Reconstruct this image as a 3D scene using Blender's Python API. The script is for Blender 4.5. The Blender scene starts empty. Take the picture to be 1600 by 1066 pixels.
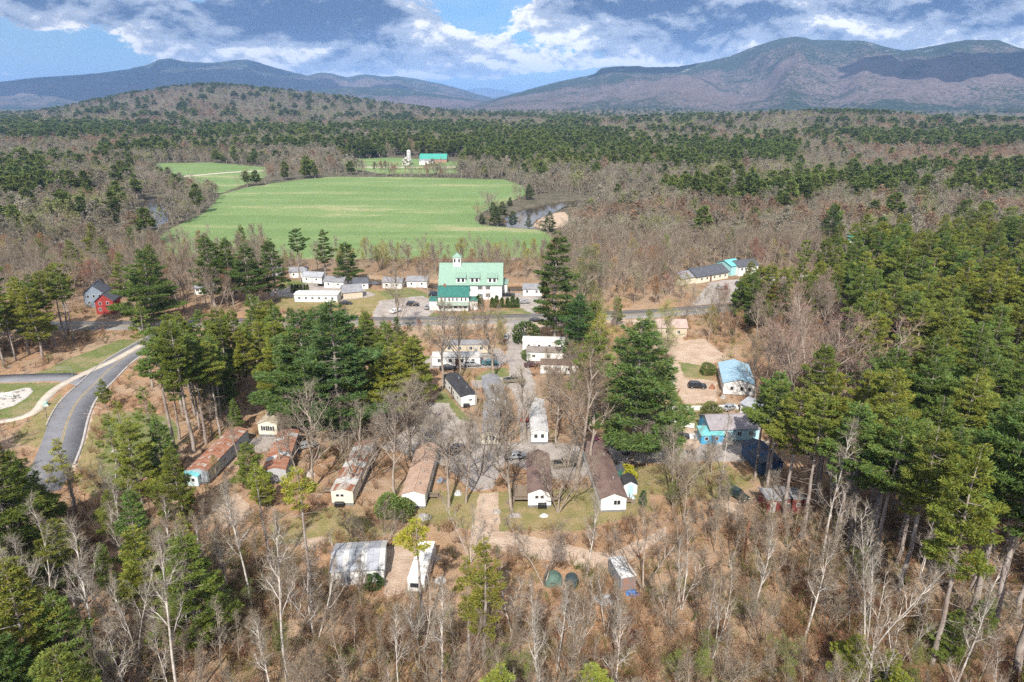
import bpy, bmesh, math, random
import numpy as np
from mathutils import Vector, Matrix

# ------------------------------------------------------------------ camera, sky, sun, exposure
scene = bpy.context.scene
COL = scene.collection
R = math.radians
CAM_H, PITCH, FPX = 68.0, R(19.3), 1600 * 24.0 / 36.0     # metres, radians, focal length in photo pixels
cam_data = bpy.data.cameras.new('camera')
cam_data.lens, cam_data.sensor_width = 24.0, 36.0
cam_data.clip_start, cam_data.clip_end = 1.0, 120000.0
camera = bpy.data.objects.new('camera', cam_data)
camera.location = (0, 0, CAM_H)
camera.rotation_euler = (R(90) - PITCH, 0, 0)
COL.objects.link(camera)
scene.camera = camera

SUN_AZ, SUN_EL = 7.0, 43.0          # direction shadows point (degrees right of +Y) and height of the sun
sun_data = bpy.data.lights.new('sun', 'SUN')
sun_data.energy, sun_data.angle, sun_data.color = 5.0, R(0.5), (1.0, 0.945, 0.865)
sun = bpy.data.objects.new('sun', sun_data)
ldir = Vector((math.sin(R(SUN_AZ)) * math.cos(R(SUN_EL)), math.cos(R(SUN_AZ)) * math.cos(R(SUN_EL)), -math.sin(R(SUN_EL))))
sun.rotation_euler = ldir.to_track_quat('-Z', 'Y').to_euler()
sun.location = (0, -50, 200)
COL.objects.link(sun)

cs, sn = math.cos(PITCH), math.sin(PITCH)
def ray(px, py):
    x, y = (px - 800) / FPX, (533 - py) / FPX
    return x, cs + sn * y, cs * y - sn
def azel(px, py):
    x, y, z = ray(px, py)
    return math.atan2(x, y), math.atan2(z, math.hypot(x, y))

class NT:                                    # small helper round a node tree
    def __init__(s, tree): s.t = tree
    def n(s, typ, **kw):
        nd = s.t.nodes.new(typ)
        for k, v in kw.items():
            if k == 'inp':
                for i, val in v.items():
                    if hasattr(val, 'is_output'): s.t.links.new(val, nd.inputs[i])
                    else: nd.inputs[i].default_value = val
            else: setattr(nd, k, v)
        return nd
    def math(s, op, a, b=0.0, c=0.0, clamp=False):
        return s.n('ShaderNodeMath', operation=op, use_clamp=clamp, inp={0: a, 1: b, 2: c}).outputs[0]
    def mix(s, f, a, b, blend='MIX'):
        nd = s.n('ShaderNodeMix', data_type='RGBA', blend_type=blend)
        for i, v in ((0, f), (6, a), (7, b)):
            if hasattr(v, 'is_output'): s.t.links.new(v, nd.inputs[i])
            else: nd.inputs[i].default_value = v if i == 0 else (*v[:3], 1)
        return nd.outputs[2]
    def ramp(s, f, lo, hi, a=0.0, b=1.0):
        return s.n('ShaderNodeMapRange', interpolation_type='SMOOTHSTEP', inp={0: f, 1: lo, 2: hi, 3: a, 4: b}).outputs[0]
    def noise(s, vec, scale, detail=4.0, rough=0.55, dist=0.0):
        return s.n('ShaderNodeTexNoise', inp={'Vector': vec, 'Scale': scale, 'Detail': detail, 'Roughness': rough, 'Distortion': dist}).outputs[0]

def build_world():
    w = bpy.data.worlds.new('World'); scene.world = w; w.use_nodes = True
    t = NT(w.node_tree); w.node_tree.nodes.clear()
    sky = t.n('ShaderNodeTexSky', sky_type='NISHITA', sun_disc=False, sun_elevation=R(SUN_EL), sun_rotation=R(180 + SUN_AZ), air_density=1.0, dust_density=0.2, ozone_density=2.5, altitude=200)
    tc = t.n('ShaderNodeTexCoord').outputs['Generated']
    sep = t.n('ShaderNodeSeparateXYZ', inp={0: tc}).outputs
    az = t.math('ARCTAN2', sep[0], sep[1]); el = t.math('ARCSINE', sep[2])
    # clouds live in (azimuth, height) with a base that flattens towards the horizon
    vec = t.n('ShaderNodeCombineXYZ', inp={0: t.math('MULTIPLY', az, 9.0), 1: t.math('MULTIPLY', el, 17.0), 2: 3.7}).outputs[0]
    vec2 = t.n('ShaderNodeCombineXYZ', inp={0: t.math('MULTIPLY', az, 9.0), 1: t.math('MULTIPLY_ADD', el, 17.0, 0.17), 2: 3.7}).outputs[0]
    flat = t.n('ShaderNodeCombineXYZ', inp={0: az, 1: el, 2: 0.0}).outputs[0]
    big = t.noise(vec, 1.1, 6, 0.60, 0.25)
    big2 = t.noise(vec2, 1.1, 6, 0.60, 0.25)
    fine = t.noise(vec, 5.0, 4, 0.6, 0.3)
    def blobs(lst):
        tot = None
        for px, py, rx, ry, wgt in lst:
            a, e = azel(px, py); sa, se = rx / FPX, ry / FPX
            q = t.n('ShaderNodeMapping', inp={0: flat, 1: (-a / (sa * 2.6), -e / (se * 2.6), 0), 3: (1 / (sa * 2.6), 1 / (se * 2.6), 1)}).outputs[0]
            g = t.n('ShaderNodeTexGradient', gradient_type='QUADRATIC_SPHERE', inp={0: q}).outputs[1]
            tot = t.math('MULTIPLY', g, wgt) if tot is None else t.math('MULTIPLY_ADD', g, wgt, tot)
        return tot
    cover = blobs([(330, 14, 300, 34, .34), (560, 28, 110, 36, .34), (120, 8, 120, 14, .22), (400, 72, 190, 26, .30), (570, 92, 190, 26, .26), (660, 40, 40, 34, .20), (700, 82, 90, 22, .24), (800, 95, 46, 20, .30), (430, 104, 150, 13, .26), (600, 112, 150, 12, .26), (300, 66, 90, 22, .2), (740, 112, 60, 9, .22), (75, 80, 45, 11, .32), (50, 42, 40, 10, .28), (125, 111, 70, 6, .2), (15, 116, 30, 7, .18),
                   (870, 36, 80, 26, .30), (1000, 20, 130, 30, .34), (1150, 45, 190, 55, .34), (1400, 30, 260, 60, .38), (1620, 40, 200, 70, .34), (1040, 86, 150, 16, .26), (905, 104, 36, 8, .2), (735, 38, 62, 34, -.34), (40, 62, 90, 14, -.16), (150, 66, 60, 26, -.20), (150, 95, 70, 16, -.1), (890, 78, 50, 22, -.25), (850, 122, 120, 12, -.15), (820, 62, 30, 20, -.2)])
    hi = t.ramp(el, R(6.8), R(10), 0.0, 0.26)                       # the same broken cloud goes on above the frame
    low = t.ramp(el, R(-1), R(1.2), -.1, 0.0)
    cov = t.math('ADD', t.math('ADD', t.math('ADD', t.math('MULTIPLY', big, 0.75), cover), hi), low)
    cov = t.math('ADD', cov, t.math('MULTIPLY', t.math('SUBTRACT', fine, 0.5), 0.22))
    mask = t.ramp(cov, 0.57, 0.635)
    dark = blobs([(300, 2, 330, 26, .75), (545, 24, 110, 28, .95), (190, 22, 110, 14, .5), (330, 40, 120, 9, .30), (430, 62, 100, 7, .25), (640, 88, 80, 6, .2), (960, 8, 110, 18, .75), (1075, 70, 80, 16, .6), (1180, 24, 110, 20, .45), (1450, 10, 190, 24, .55), (1560, 38, 100, 14, .25), (930, 84, 50, 12, .35), (652, 35, 22, 34, -.5), (250, 22, 34, 16, -.35), (520, 8, 40, 8, -.25), (1300, 34, 60, 12, -.3), (1500, 48, 60, 8, -.25)])
    dark = t.math('ADD', dark, t.ramp(el, R(7.2), R(12), 0.0, 0.30))
    relief = t.math('MULTIPLY', t.math('SUBTRACT', big2, big), 3.3)
    shade = t.math('ADD', t.math('ADD', dark, relief), t.math('MULTIPLY', t.math('SUBTRACT', fine, 0.5), -.85))
    shade = t.math('ADD', shade, t.math('MULTIPLY_ADD', t.ramp(cov, .60, .95), .34, -.06))
    ramp = t.n('ShaderNodeValToRGB', inp={0: shade}); cr = ramp.color_ramp; cr.interpolation = 'EASE'
    cr.elements[0].position = 0.0; cr.elements[0].color = (1.95, 1.86, 1.76, 1); cr.elements[1].position = 1.0; cr.elements[1].color = (.07, .13, .28, 1)
    e = cr.elements.new(.42); e.color = (.72, .79, .92, 1)
    ccol = t.mix(1.0, ramp.outputs[0], (10, 10, 10), 'MULTIPLY')
    veil = t.math('MULTIPLY', t.ramp(t.noise(vec, 0.7, 4, 0.6), 0.38, 0.7), 0.45)
    skyc = t.mix(1.0, sky.outputs[0], (.80, 1.18, 1.62), 'MULTIPLY')
    skyc = t.mix(veil, skyc, (7.5, 9.6, 11.6))
    colr = t.mix(mask, skyc, ccol)
    bg = t.n('ShaderNodeBackground', inp={0: colr, 1: 0.05})
    out = t.n('ShaderNodeOutputWorld')
    w.node_tree.links.new(bg.outputs[0], out.inputs[0])
    w.cycles.sampling_method = 'NONE'
build_world()

scene.view_settings.view_transform = 'Standard'
scene.view_settings.look = 'None'
scene.view_settings.gamma = 1.0
scene.view_settings.use_curve_mapping = False
scene.view_settings.exposure = 0.62
scene.cycles.max_bounces = 4
scene.cycles.diffuse_bounces = 1
scene.cycles.glossy_bounces = 2
scene.cycles.transmission_bounces = 2
scene.cycles.volume_bounces = 1
scene.cycles.use_denoising = False
scene.cycles.use_adaptive_sampling = True
scene.cycles.adaptive_threshold = 0.022
scene.cycles.adaptive_min_samples = 20
scene.cycles.caustics_reflective = scene.cycles.caustics_refractive = False

# ------------------------------------------------------------------ placing things from photo pixels onto the ground plane
def G(px, py, z=0.0):
    x, y, zz = ray(px, py)
    k = (z - CAM_H) / zz
    return Vector((x * k, y * k, z))
def proj(x, y, z):
    dz = z - CAM_H
    f = y * cs - dz * sn
    f = np.where(f < 1, 1, f)
    u = y * sn + dz * cs
    return 800 + FPX * x / f, 533 - FPX * u / f
def height_at(px, py, base):                 # height of a point seen at (px,py) standing over base
    x, y, z = ray(px, py)
    return CAM_H + z * math.hypot(base[0], base[1]) / math.hypot(x, y)
def inside(px, py, poly):
    px = np.asarray(px, float); py = np.asarray(py, float)
    r = np.zeros(px.shape, bool)
    n = len(poly)
    for i in range(n):
        x0, y0 = poly[i]; x1, y1 = poly[(i + 1) % n]
        if y0 == y1: continue
        c = (y0 > py) != (y1 > py)
        r ^= c & (px < (x1 - x0) * (py - y0) / (y1 - y0) + x0)
    return r

# value noise on arrays
def _h(ix, iy, seed):
    n = (ix.astype(np.int64) * 374761393 + iy.astype(np.int64) * 668265263 + seed * 1442695041) & 0xffffffff
    n = ((n ^ (n >> 13)) * 1274126177) & 0xffffffff
    return ((n ^ (n >> 16)) & 0xffff) / 65535.0
def vnoise(x, y, seed=0):
    x = np.asarray(x, float); y = np.asarray(y, float)
    ix, iy = np.floor(x), np.floor(y); fx, fy = x - ix, y - iy
    fx = fx * fx * (3 - 2 * fx); fy = fy * fy * (3 - 2 * fy)
    a = _h(ix, iy, seed); b = _h(ix + 1, iy, seed); c = _h(ix, iy + 1, seed); d = _h(ix + 1, iy + 1, seed)
    return (a * (1 - fx) + b * fx) * (1 - fy) + (c * (1 - fx) + d * fx) * fy
def fbm(x, y, octv=4, seed=0, gain=0.5):
    s, a, tot = 0.0, 1.0, 0.0
    for o in range(octv):
        s = s + a * vnoise(x * 2 ** o + 17.3 * o, y * 2 ** o - 9.1 * o, seed + o); tot += a; a *= gain
    return s / tot
def sstep(a, b, x):
    t = np.clip((x - a) / (b - a), 0, 1); return t * t * (3 - 2 * t)

# ------------------------------------------------------------------ mesh and object helpers
def mesh(name, verts, faces, mats=(), smooth=False):
    """faces: array (M,k) or list of arrays of different k"""
    me = bpy.data.meshes.new(name)
    verts = np.asarray(verts, np.float32).reshape(-1, 3)
    fl = faces if isinstance(faces, list) else [faces]
    fl = [np.asarray(f, np.int32) for f in fl if len(f)]
    me.vertices.add(len(verts)); me.vertices.foreach_set('co', verts.ravel())
    nl = sum(f.size for f in fl); npoly = sum(len(f) for f in fl)
    me.loops.add(nl); me.loops.foreach_set('vertex_index', np.concatenate([f.ravel() for f in fl]))
    st, k0 = [], 0
    for f in fl:
        st.append(k0 + np.arange(len(f)) * f.shape[1]); k0 += f.size
    me.polygons.add(npoly); me.polygons.foreach_set('loop_start', np.concatenate(st).astype(np.int32))
    me.update(calc_edges=True)
    if smooth: me.polygons.foreach_set('use_smooth', np.ones(npoly, bool))
    for m in mats: me.materials.append(m)
    return me
def attr(me, name, vals):
    vals = np.asarray(vals, np.float32)
    if vals.ndim == 1:
        a = me.attributes.new(name, 'FLOAT', 'POINT'); a.data.foreach_set('value', vals)
    else:
        a = me.attributes.new(name, 'FLOAT_VECTOR', 'POINT'); a.data.foreach_set('vector', vals.ravel())
def link(name, me, parent=None, loc=None, rotz=0.0):
    o = bpy.data.objects.new(name, me); COL.objects.link(o)
    if parent is not None: o.parent = parent
    if loc is not None: o.location = loc
    if rotz: o.rotation_euler = (0, 0, rotz)
    return o
def tag(o, label, cat=None, group=None, kind=None):
    o['label'] = label
    if cat: o['category'] = cat
    if group: o['group'] = group
    if kind: o['kind'] = kind
    return o
def structure(o): o['kind'] = 'structure'; return o

class MB:                                    # collects boxes, prisms and tubes into one mesh
    def __init__(s): s.v = []; s.f = []
    def poly(s, pts, faces):
        b = len(s.v); s.v += [tuple(p) for p in pts]; s.f += [tuple(b + i for i in f) for f in faces]; return s
    def box(s, x0, x1, y0, y1, z0, z1):
        return s.poly([(x0, y0, z0), (x1, y0, z0), (x1, y1, z0), (x0, y1, z0), (x0, y0, z1), (x1, y0, z1), (x1, y1, z1), (x0, y1, z1)],
                      [(0, 3, 2, 1), (4, 5, 6, 7), (0, 1, 5, 4), (1, 2, 6, 5), (2, 3, 7, 6), (3, 0, 4, 7)])
    def prism(s, prof, y0, y1):              # profile in x,z extruded along y
        n = len(prof)
        return s.poly([(x, y0, z) for x, z in prof] + [(x, y1, z) for x, z in prof],
                      [tuple(range(n))] + [tuple(range(2 * n - 1, n - 1, -1))] + [(i, i + n, (i + 1) % n + n, (i + 1) % n) for i in range(n)])
    def prismx(s, prof, x0, x1):             # profile in y,z extruded along x
        n = len(prof)
        return s.poly([(x0, y, z) for y, z in prof] + [(x1, y, z) for y, z in prof],
                      [tuple(range(n - 1, -1, -1))] + [tuple(range(n, 2 * n))] + [(i, (i + 1) % n, (i + 1) % n + n, i + n) for i in range(n)])
    def tube(s, p0, p1, r0, r1, n=8):
        p0, p1 = Vector(p0), Vector(p1); d = (p1 - p0).normalized()
        a = d.orthogonal().normalized(); b = d.cross(a)
        pts = [p + (a * math.cos(2 * math.pi * i / n) + b * math.sin(2 * math.pi * i / n)) * r for p, r in ((p0, r0), (p1, r1)) for i in range(n)]
        return s.poly(pts, [(i, (i + 1) % n, (i + 1) % n + n, i + n) for i in range(n)] + [tuple(range(n - 1, -1, -1)), tuple(range(n, 2 * n))])
    def mesh(s, name, mat, bevel=0.0):
        me = bpy.data.meshes.new(name); me.from_pydata(s.v, [], s.f)
        if bevel:
            bm = bmesh.new(); bm.from_mesh(me)
            bmesh.ops.bevel(bm, geom=bm.edges[:], offset=bevel, segments=2, affect='EDGES', profile=0.6)
            bm.to_mesh(me); bm.free()
        me.materials.append(mat); me.update(); return me
    def build(s, name, mat, parent=None, bevel=0.0): return link(name, s.mesh(name, mat, bevel), parent)

def empty(name, loc, rotz=0.0):
    o = bpy.data.objects.new(name, None); COL.objects.link(o); o.empty_display_size = 0.5
    o.location = loc; o.rotation_euler = (0, 0, rotz); return o

# ------------------------------------------------------------------ materials
MATS = {}
def mat(name, base, base2=None, rough=0.75, scale=1.2, var=0.5, bump=0.0, metal=0.0, streak=None, spec=0.35, lo=0.35, hi=0.65):
    """base colour broken up with base2 by noise; streak=(sx,sy,sz) stretches the noise"""
    if name in MATS: return MATS[name]
    m = bpy.data.materials.new(name); m.use_nodes = True
    t = NT(m.node_tree); p = m.node_tree.nodes['Principled BSDF']
    vec = t.n('ShaderNodeTexCoord').outputs['Object']
    if streak: vec = t.n('ShaderNodeMapping', inp={0: vec, 3: streak}).outputs[0]
    base2 = base2 or tuple(c * 0.72 for c in base)
    n1 = t.noise(vec, scale, 6, 0.62); f = t.ramp(n1, lo, hi, 0, 1)
    c = t.mix(f, base, base2)
    n2 = t.noise(vec, scale * 7, 4, 0.6)
    c = t.mix(t.math('MULTIPLY', n2, var * 0.5), c, tuple(x * 0.45 for x in base))
    m.node_tree.links.new(c, p.inputs['Base Color'])
    p.inputs['Roughness'].default_value = rough; p.inputs['Metallic'].default_value = metal
    p.inputs['Specular IOR Level'].default_value = spec
    if bump:
        b = t.n('ShaderNodeBump', inp={'Strength': bump, 'Distance': 0.1, 'Height': n2})
        m.node_tree.links.new(b.outputs[0], p.inputs['Normal'])
    MATS[name] = m; return m
def foliage_mat(name, translucent=0.3, rough=0.6, var=0.35):
    m = bpy.data.materials.new(name); m.use_nodes = True
    t = NT(m.node_tree); m.node_tree.nodes.clear()
    tint = t.n('ShaderNodeAttribute', attribute_type='INSTANCER', attribute_name='tint').outputs['Color']
    sh = t.n('ShaderNodeAttribute', attribute_type='GEOMETRY', attribute_name='shade').outputs['Vector']
    c = t.mix(1.0, tint, sh, 'MULTIPLY')
    d = t.n('ShaderNodeBsdfPrincipled', inp={'Base Color': c, 'Roughness': rough, 'Specular IOR Level': 0.2})
    o = t.n('ShaderNodeOutputMaterial')
    if translucent:
        tr = t.n('ShaderNodeBsdfTranslucent', inp={0: c})
        mx = t.n('ShaderNodeMixShader', inp={0: translucent, 1: d.outputs[0], 2: tr.outputs[0]})
        m.node_tree.links.new(mx.outputs[0], o.inputs[0])
    else: m.node_tree.links.new(d.outputs[0], o.inputs[0])
    return m
# ------------------------------------------------------------------ the ground
HILL = [(-200, 190), (30, 182), (60, 178), (100, 171), (150, 159), (200, 149), (250, 141), (300, 135), (335, 134), (380, 137), (450, 144), (520, 151), (580, 159), (640, 168), (690, 176), (760, 186), (840, 192)]
_haz = np.array([azel(*p)[0] for p in HILL]); _hel = np.array([azel(*p)[1] for p in HILL])
RIVER = [(770, 352), (790, 336), (812, 326), (850, 318), (885, 312), (930, 310), (940, 318), (880, 324), (862, 334), (840, 342), (833, 350), (850, 357), (820, 357)]
RIVER_LEFT = [(205, 358), (215, 345), (212, 315), (240, 306), (268, 308), (262, 325), (262, 345), (240, 356)]
RIVER_MID = [(495, 447), (500, 434), (560, 431), (640, 436), (700, 440), (780, 444), (830, 443), (900, 438), (905, 446), (830, 453), (770, 454), (690, 451), (620, 446), (560, 443)]
SANDBAR = [(833, 350), (845, 338), (868, 333), (884, 331), (890, 345), (880, 356), (850, 358)]
def ground_z(x, y):
    x = np.asarray(x, float); y = np.asarray(y, float)
    r = np.hypot(x, y); az = np.arctan2(x, y)
    z = sstep(750, 2600, r) * (fbm(x / 700, y / 700, 3, 5) - 0.35) * 34 * sstep(9000, 5000, r)
    hc = np.maximum(CAM_H + 3200 * np.tan(np.interp(az, _haz, _hel)) - 10, 0) * (np.abs(az) < 0.75) * (y > 0)
    hs = sstep(1750, 3200, r + 260 * (fbm(x / 420, y / 420, 3, 9) - .5)) * sstep(4700, 3300, r)
    hz = hc * hs * (0.9 + 0.1 * np.clip((r - 1800) / 1400, 0, 1))
    z = z * (1 - np.clip(hz / 40, 0, 1)) + hz
    cx, cy = G(1405, 214)[:2]                                    # low wooded rise on the right with houses on it
    k = np.exp(-((x - cx) / 330) ** 2 - ((y - cy - 300) / 300) ** 2)
    z = z + 24 * k
    px, py = proj(x, y, np.zeros_like(x))
    near = (r < 760)
    w = np.zeros(x.shape)
    for poly in (RIVER, RIVER_LEFT, RIVER_MID):
        w = np.maximum(w, inside(px, py, poly) & near)
    return z - 2.6 * w

# what covers the ground, outlined on the ground as seen in the photograph
GRASS = [[(225, 402), (262, 360), (318, 334), (335, 318), (345, 304), (390, 292), (470, 281), (520, 276.5), (640, 277), (790, 281), (818, 291), (822, 304), (790, 318), (755, 330), (740, 342), (752, 352), (850, 360), (862, 372), (850, 402), (640, 404), (420, 404)],
         [(238, 256), (330, 254), (418, 262), (416, 276), (345, 302), (296, 296), (244, 273)], [(530, 249), (620, 247), (716, 253), (716, 271), (600, 272), (540, 262)],
         [(-60, 600), (60, 583), (110, 560), (190, 530), (222, 531), (215, 545), (150, 575), (108, 586), (-60, 588)],
         [(-60, 600), (100, 598), (88, 612), (66, 632), (48, 648), (-60, 664)], [(160, 655), (200, 642), (262, 650), (282, 668), (272, 712), (232, 730), (205, 765), (168, 768), (152, 735), (168, 690)],
         [(640, 482), (700, 493), (790, 484), (826, 481), (835, 493), (740, 496), (640, 498)], [(742, 590), (760, 578), (790, 575), (799, 583), (790, 593), (760, 600), (745, 600)],
         [(445, 446), (452, 438), (480, 438), (488, 446), (470, 451)], [(590, 455), (640, 450), (680, 462), (640, 478), (600, 466)],
         [(1040, 655), (1092, 655), (1090, 684), (1050, 682)], [(1045, 572), (1085, 565), (1092, 588), (1050, 588)], [(690, 600), (712, 632), (740, 660), (700, 660), (680, 630)]]
DRYGRASS = [[(590, 800), (640, 765), (740, 770), (1010, 760), (1020, 800), (900, 830), (760, 830), (640, 815)], [(1040, 650), (1110, 640), (1100, 690), (1040, 690)], [(40, 660), (66, 640), (100, 610), (82, 660), (60, 700), (20, 690)], [(130, 660), (180, 640), (200, 700), (150, 780), (120, 760)],
            [(980, 730), (1130, 720), (1180, 760), (1120, 780), (990, 770)], [(425, 480), (440, 440), (520, 440), (600, 455), (660, 470), (640, 490), (500, 490)], [(420, 820), (520, 790), (620, 830), (560, 850), (430, 850)], [(1030, 560), (1110, 560), (1110, 640), (1030, 640)]]
DIRT = [[(735, 850), (748, 770), (778, 770), (782, 830), (850, 842), (950, 866), (1010, 840), (1040, 822), (1042, 836), (985, 876), (950, 896), (880, 880), (800, 866)], [(600, 855), (640, 850), (690, 870), (640, 925), (600, 935)],
        [(1042, 535), (1100, 530), (1140, 560), (1100, 572), (1060, 565), (1070, 590), (1122, 596), (1120, 628), (1070, 632), (1050, 600)], [(990, 500), (1062, 522), (1080, 545), (1050, 556), (1000, 540)], [(1040, 660), (1100, 672), (1210, 690), (1160, 722), (1000, 718), (950, 712), (960, 690)],
        [(470, 842), (510, 838), (505, 858), (470, 860)], [(1130, 780), (1168, 790), (1160, 815), (1138, 812)], [(330, 790), (370, 770), (400, 800), (350, 830)], [(640, 505), (1060, 498), (1062, 505), (830, 513), (640, 516)], [(145, 640), (152, 632), (118, 735), (100, 745)]]
GRAVEL = [[(592, 470), (660, 462), (690, 480), (660, 500), (600, 520), (580, 500)], [(780, 462), (822, 456), (850, 462), (846, 480), (836, 492), (795, 472)], [(790, 496), (822, 496), (824, 560), (836, 600), (846, 700), (815, 700), (806, 620), (796, 606), (740, 606), (735, 596), (795, 588)],
          [(596, 700), (640, 668), (668, 630), (700, 630), (716, 655), (745, 660), (752, 690), (960, 695), (1000, 690), (1085, 705), (1200, 700), (1200, 718), (1060, 724), (975, 724), (890, 752), (856, 746), (790, 722), (770, 764), (738, 768), (700, 730), (640, 712)],
          [(375, 690), (420, 680), (470, 676), (470, 712), (420, 706), (380, 710)], [(425, 452), (520, 436), (540, 442), (590, 462), (530, 470), (420, 462)], [(640, 560), (780, 545), (796, 560), (780, 575), (640, 575)], [(1110, 440), (1290, 425), (1300, 440), (1180, 470), (1080, 478)], [(1105, 683), (1200, 688), (1180, 712), (1080, 710)]]
def gmask(x, y, polys, px, py, jit):
    m = np.zeros(x.shape)
    offs = [(0, 0), (.5, .2), (-.4, .3), (.1, -.5)]
    for poly in polys:
        P = np.array(poly); bx0, by0 = P.min(0) - 8; bx1, by1 = P.max(0) + 8
        sel = (px > bx0) & (px < bx1) & (py > by0) & (py < by1)
        if not sel.any(): continue
        qx, qy = px[sel], py[sel]; j = jit[sel]
        s = np.zeros(qx.shape)
        for ox, oy in offs: s += inside(qx + 3.2 * (j[:, 0] - .5) + ox * 2.4, qy + 2.2 * (j[:, 1] - .5) + oy * 1.6, poly)
        m[sel] = np.maximum(m[sel], s / len(offs))
    return m
def build_ground():
    A = np.concatenate([np.linspace(-180, -52, 33)[:-1], np.linspace(-52, 52, 400), np.linspace(52, 180, 33)[1:-1]]) * math.pi / 180
    rr = [1.0, 12, 25, 40, 50]
    while rr[-1] < 45000: rr.append(rr[-1] * (1.0048 if rr[-1] < 420 else 1.008 if rr[-1] < 900 else 1.016 if rr[-1] < 6000 else 1.08))
    rr = np.array(rr); na, nr = len(A), len(rr)
    a2, r2 = np.meshgrid(A, rr); x = (np.sin(a2) * r2).ravel(); y = (np.cos(a2) * r2).ravel()
    z = ground_z(x, y)
    i = np.arange(nr - 1)[:, None] * na; j = np.arange(na)[None, :]; j1 = (j + 1) % na
    f = np.stack([i + j, i + j1, i + na + j1, i + na + j], -1).reshape(-1, 4)
    me = mesh('ground', np.stack([x, y, z], -1), [f, np.array([np.arange(na)[::-1]])], smooth=True)
    px, py = proj(x, y, np.zeros_like(x)); ok = (y > 5)
    px = np.where(ok, px, -9999)
    jit = np.stack([fbm(x / 2.5, y / 2.5, 3, 21), fbm(x / 2.5, y / 2.5, 3, 22)], -1)
    far = np.hypot(x, y) > 330
    jit = np.where(far[:, None], 0.5 + (jit - .5) * 0.3, jit)
    g = gmask(x, y, GRASS, px, py, jit); dg = gmask(x, y, DRYGRASS, px, py, jit); d = gmask(x, y, DIRT + [SANDBAR], px, py, jit); gr = gmask(x, y, GRAVEL, px, py, jit)
    field = np.maximum(gmask(x, y, GRASS[:3], px, py, jit), 0)
    cover = np.stack([g, d, gr], -1); attr(me, 'cover', cover); attr(me, 'drygrass', dg); attr(me, 'field', field); attr(me, 'far', sstep(200, 420, np.hypot(x, y)))
    m = bpy.data.materials.new('ground'); m.use_nodes = True; t = NT(m.node_tree); p = m.node_tree.nodes['Principled BSDF']
    vec = t.n('ShaderNodeNewGeometry').outputs['Position']
    ca = t.n('ShaderNodeAttribute', attribute_name='cover').outputs['Vector']; s = t.n('ShaderNodeSeparateXYZ', inp={0: ca}).outputs
    dga = t.n('ShaderNodeAttribute', attribute_name='drygrass').outputs['Fac']; fia = t.n('ShaderNodeAttribute', attribute_name='field').outputs['Fac']
    nb = t.noise(vec, 0.05, 6, 0.62); nm = t.noise(vec, 0.32, 6, 0.65); nf = t.noise(vec, 2.6, 5, 0.7); nx = t.noise(vec, 0.11, 5, 0.6)
    litter = t.mix(t.ramp(nm, .35, .66), (.39, .235, .135), (.26, .148, .08))
    litter = t.mix(t.ramp(nb, .42, .62), litter, (.36, .255, .17))
    litter = t.mix(t.ramp(nf, .52, .72), litter, (.47, .335, .23))
    litter = t.mix(t.ramp(nx, .54, .68, 0, .65), litter, (.14, .135, .05)); litter = t.mix(t.ramp(nx, .30, .46, .7, 0), litter, (.16, .095, .055))
    nl = t.noise(vec, 7.0, 3, .7); litter = t.mix(t.ramp(nl, .54, .66, 0, .8), litter, (.52, .38, .27)); litter = t.mix(t.ramp(nl, .30, .44, .75, 0), litter, (.075, .05, .035))
    fara = t.n('ShaderNodeAttribute', attribute_name='far').outputs['Fac']; litter = t.mix(fara, litter, t.mix(t.ramp(nx, .4, .6), (.135, .118, .088), (.09, .085, .055)))
    dry = t.mix(t.ramp(nm, .38, .62), (.29, .225, .115), (.20, .185, .07)); dry = t.mix(t.ramp(nf, .5, .7, 0, .7), dry, (.36, .27, .165))
    grass = t.mix(t.ramp(nm, .36, .64), (.13, .165, .05), (.20, .195, .085)); grass = t.mix(t.ramp(nx, .5, .64, 0, .75), grass, (.30, .235, .14)); grass = t.mix(t.ramp(nf, .45, .75, 0, .6), grass, (.07, .12, .028))
    strv = t.n('ShaderNodeMapping', inp={0: vec, 2: (0, 0, .22), 3: (.005, .03, 1)}).outputs[0]
    nst = t.noise(strv, 1.0, 6, .68); nfd = t.noise(vec, .012, 6, .65); nfe = t.noise(vec, .09, 5, .7)
    fld = t.mix(t.ramp(nfd, .36, .64), (.14, .215, .08), (.165, .245, .098)); fld = t.mix(t.ramp(nst, .45, .6, 0, .6), fld, (.205, .28, .115))
    fld = t.mix(t.math('MULTIPLY', t.ramp(nst, .52, .62), t.ramp(t.math('ADD', nfd, t.math('MULTIPLY', nfe, .35)), .60, .74)), fld, (.31, .31, .165)); fld = t.mix(t.ramp(nfe, .48, .7, 0, .45), fld, (.14, .20, .07)); fld = t.mix(t.ramp(nf, .4, .8, 0, .3), fld, (.15, .21, .08))
    dirt = t.mix(t.ramp(nm, .36, .64), (.50, .39, .30), (.40, .29, .21)); dirt = t.mix(t.ramp(nf, .55, .75, 0, .5), dirt, (.55, .45, .36))
    grav = t.mix(t.ramp(nm, .35, .65), (.40, .355, .32), (.30, .265, .24)); grav = t.mix(t.ramp(nf, .5, .75, 0, .5), grav, (.49, .45, .42))
    def edge(v): return t.ramp(t.math('ADD', v, t.math('MULTIPLY', t.math('SUBTRACT', nf, .5), .9)), .3, .7)
    c = t.mix(edge(dga), litter, dry); c = t.mix(edge(s[0]), c, grass); c = t.mix(t.ramp(t.math('ADD', fia, t.math('MULTIPLY', t.math('SUBTRACT', nfe, .5), .9)), .35, .6), c, fld); c = t.mix(edge(s[1]), c, dirt); c = t.mix(edge(s[2]), c, grav)
    m.node_tree.links.new(c, p.inputs['Base Color']); p.inputs['Roughness'].default_value = .95; p.inputs['Specular IOR Level'].default_value = .1
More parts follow.
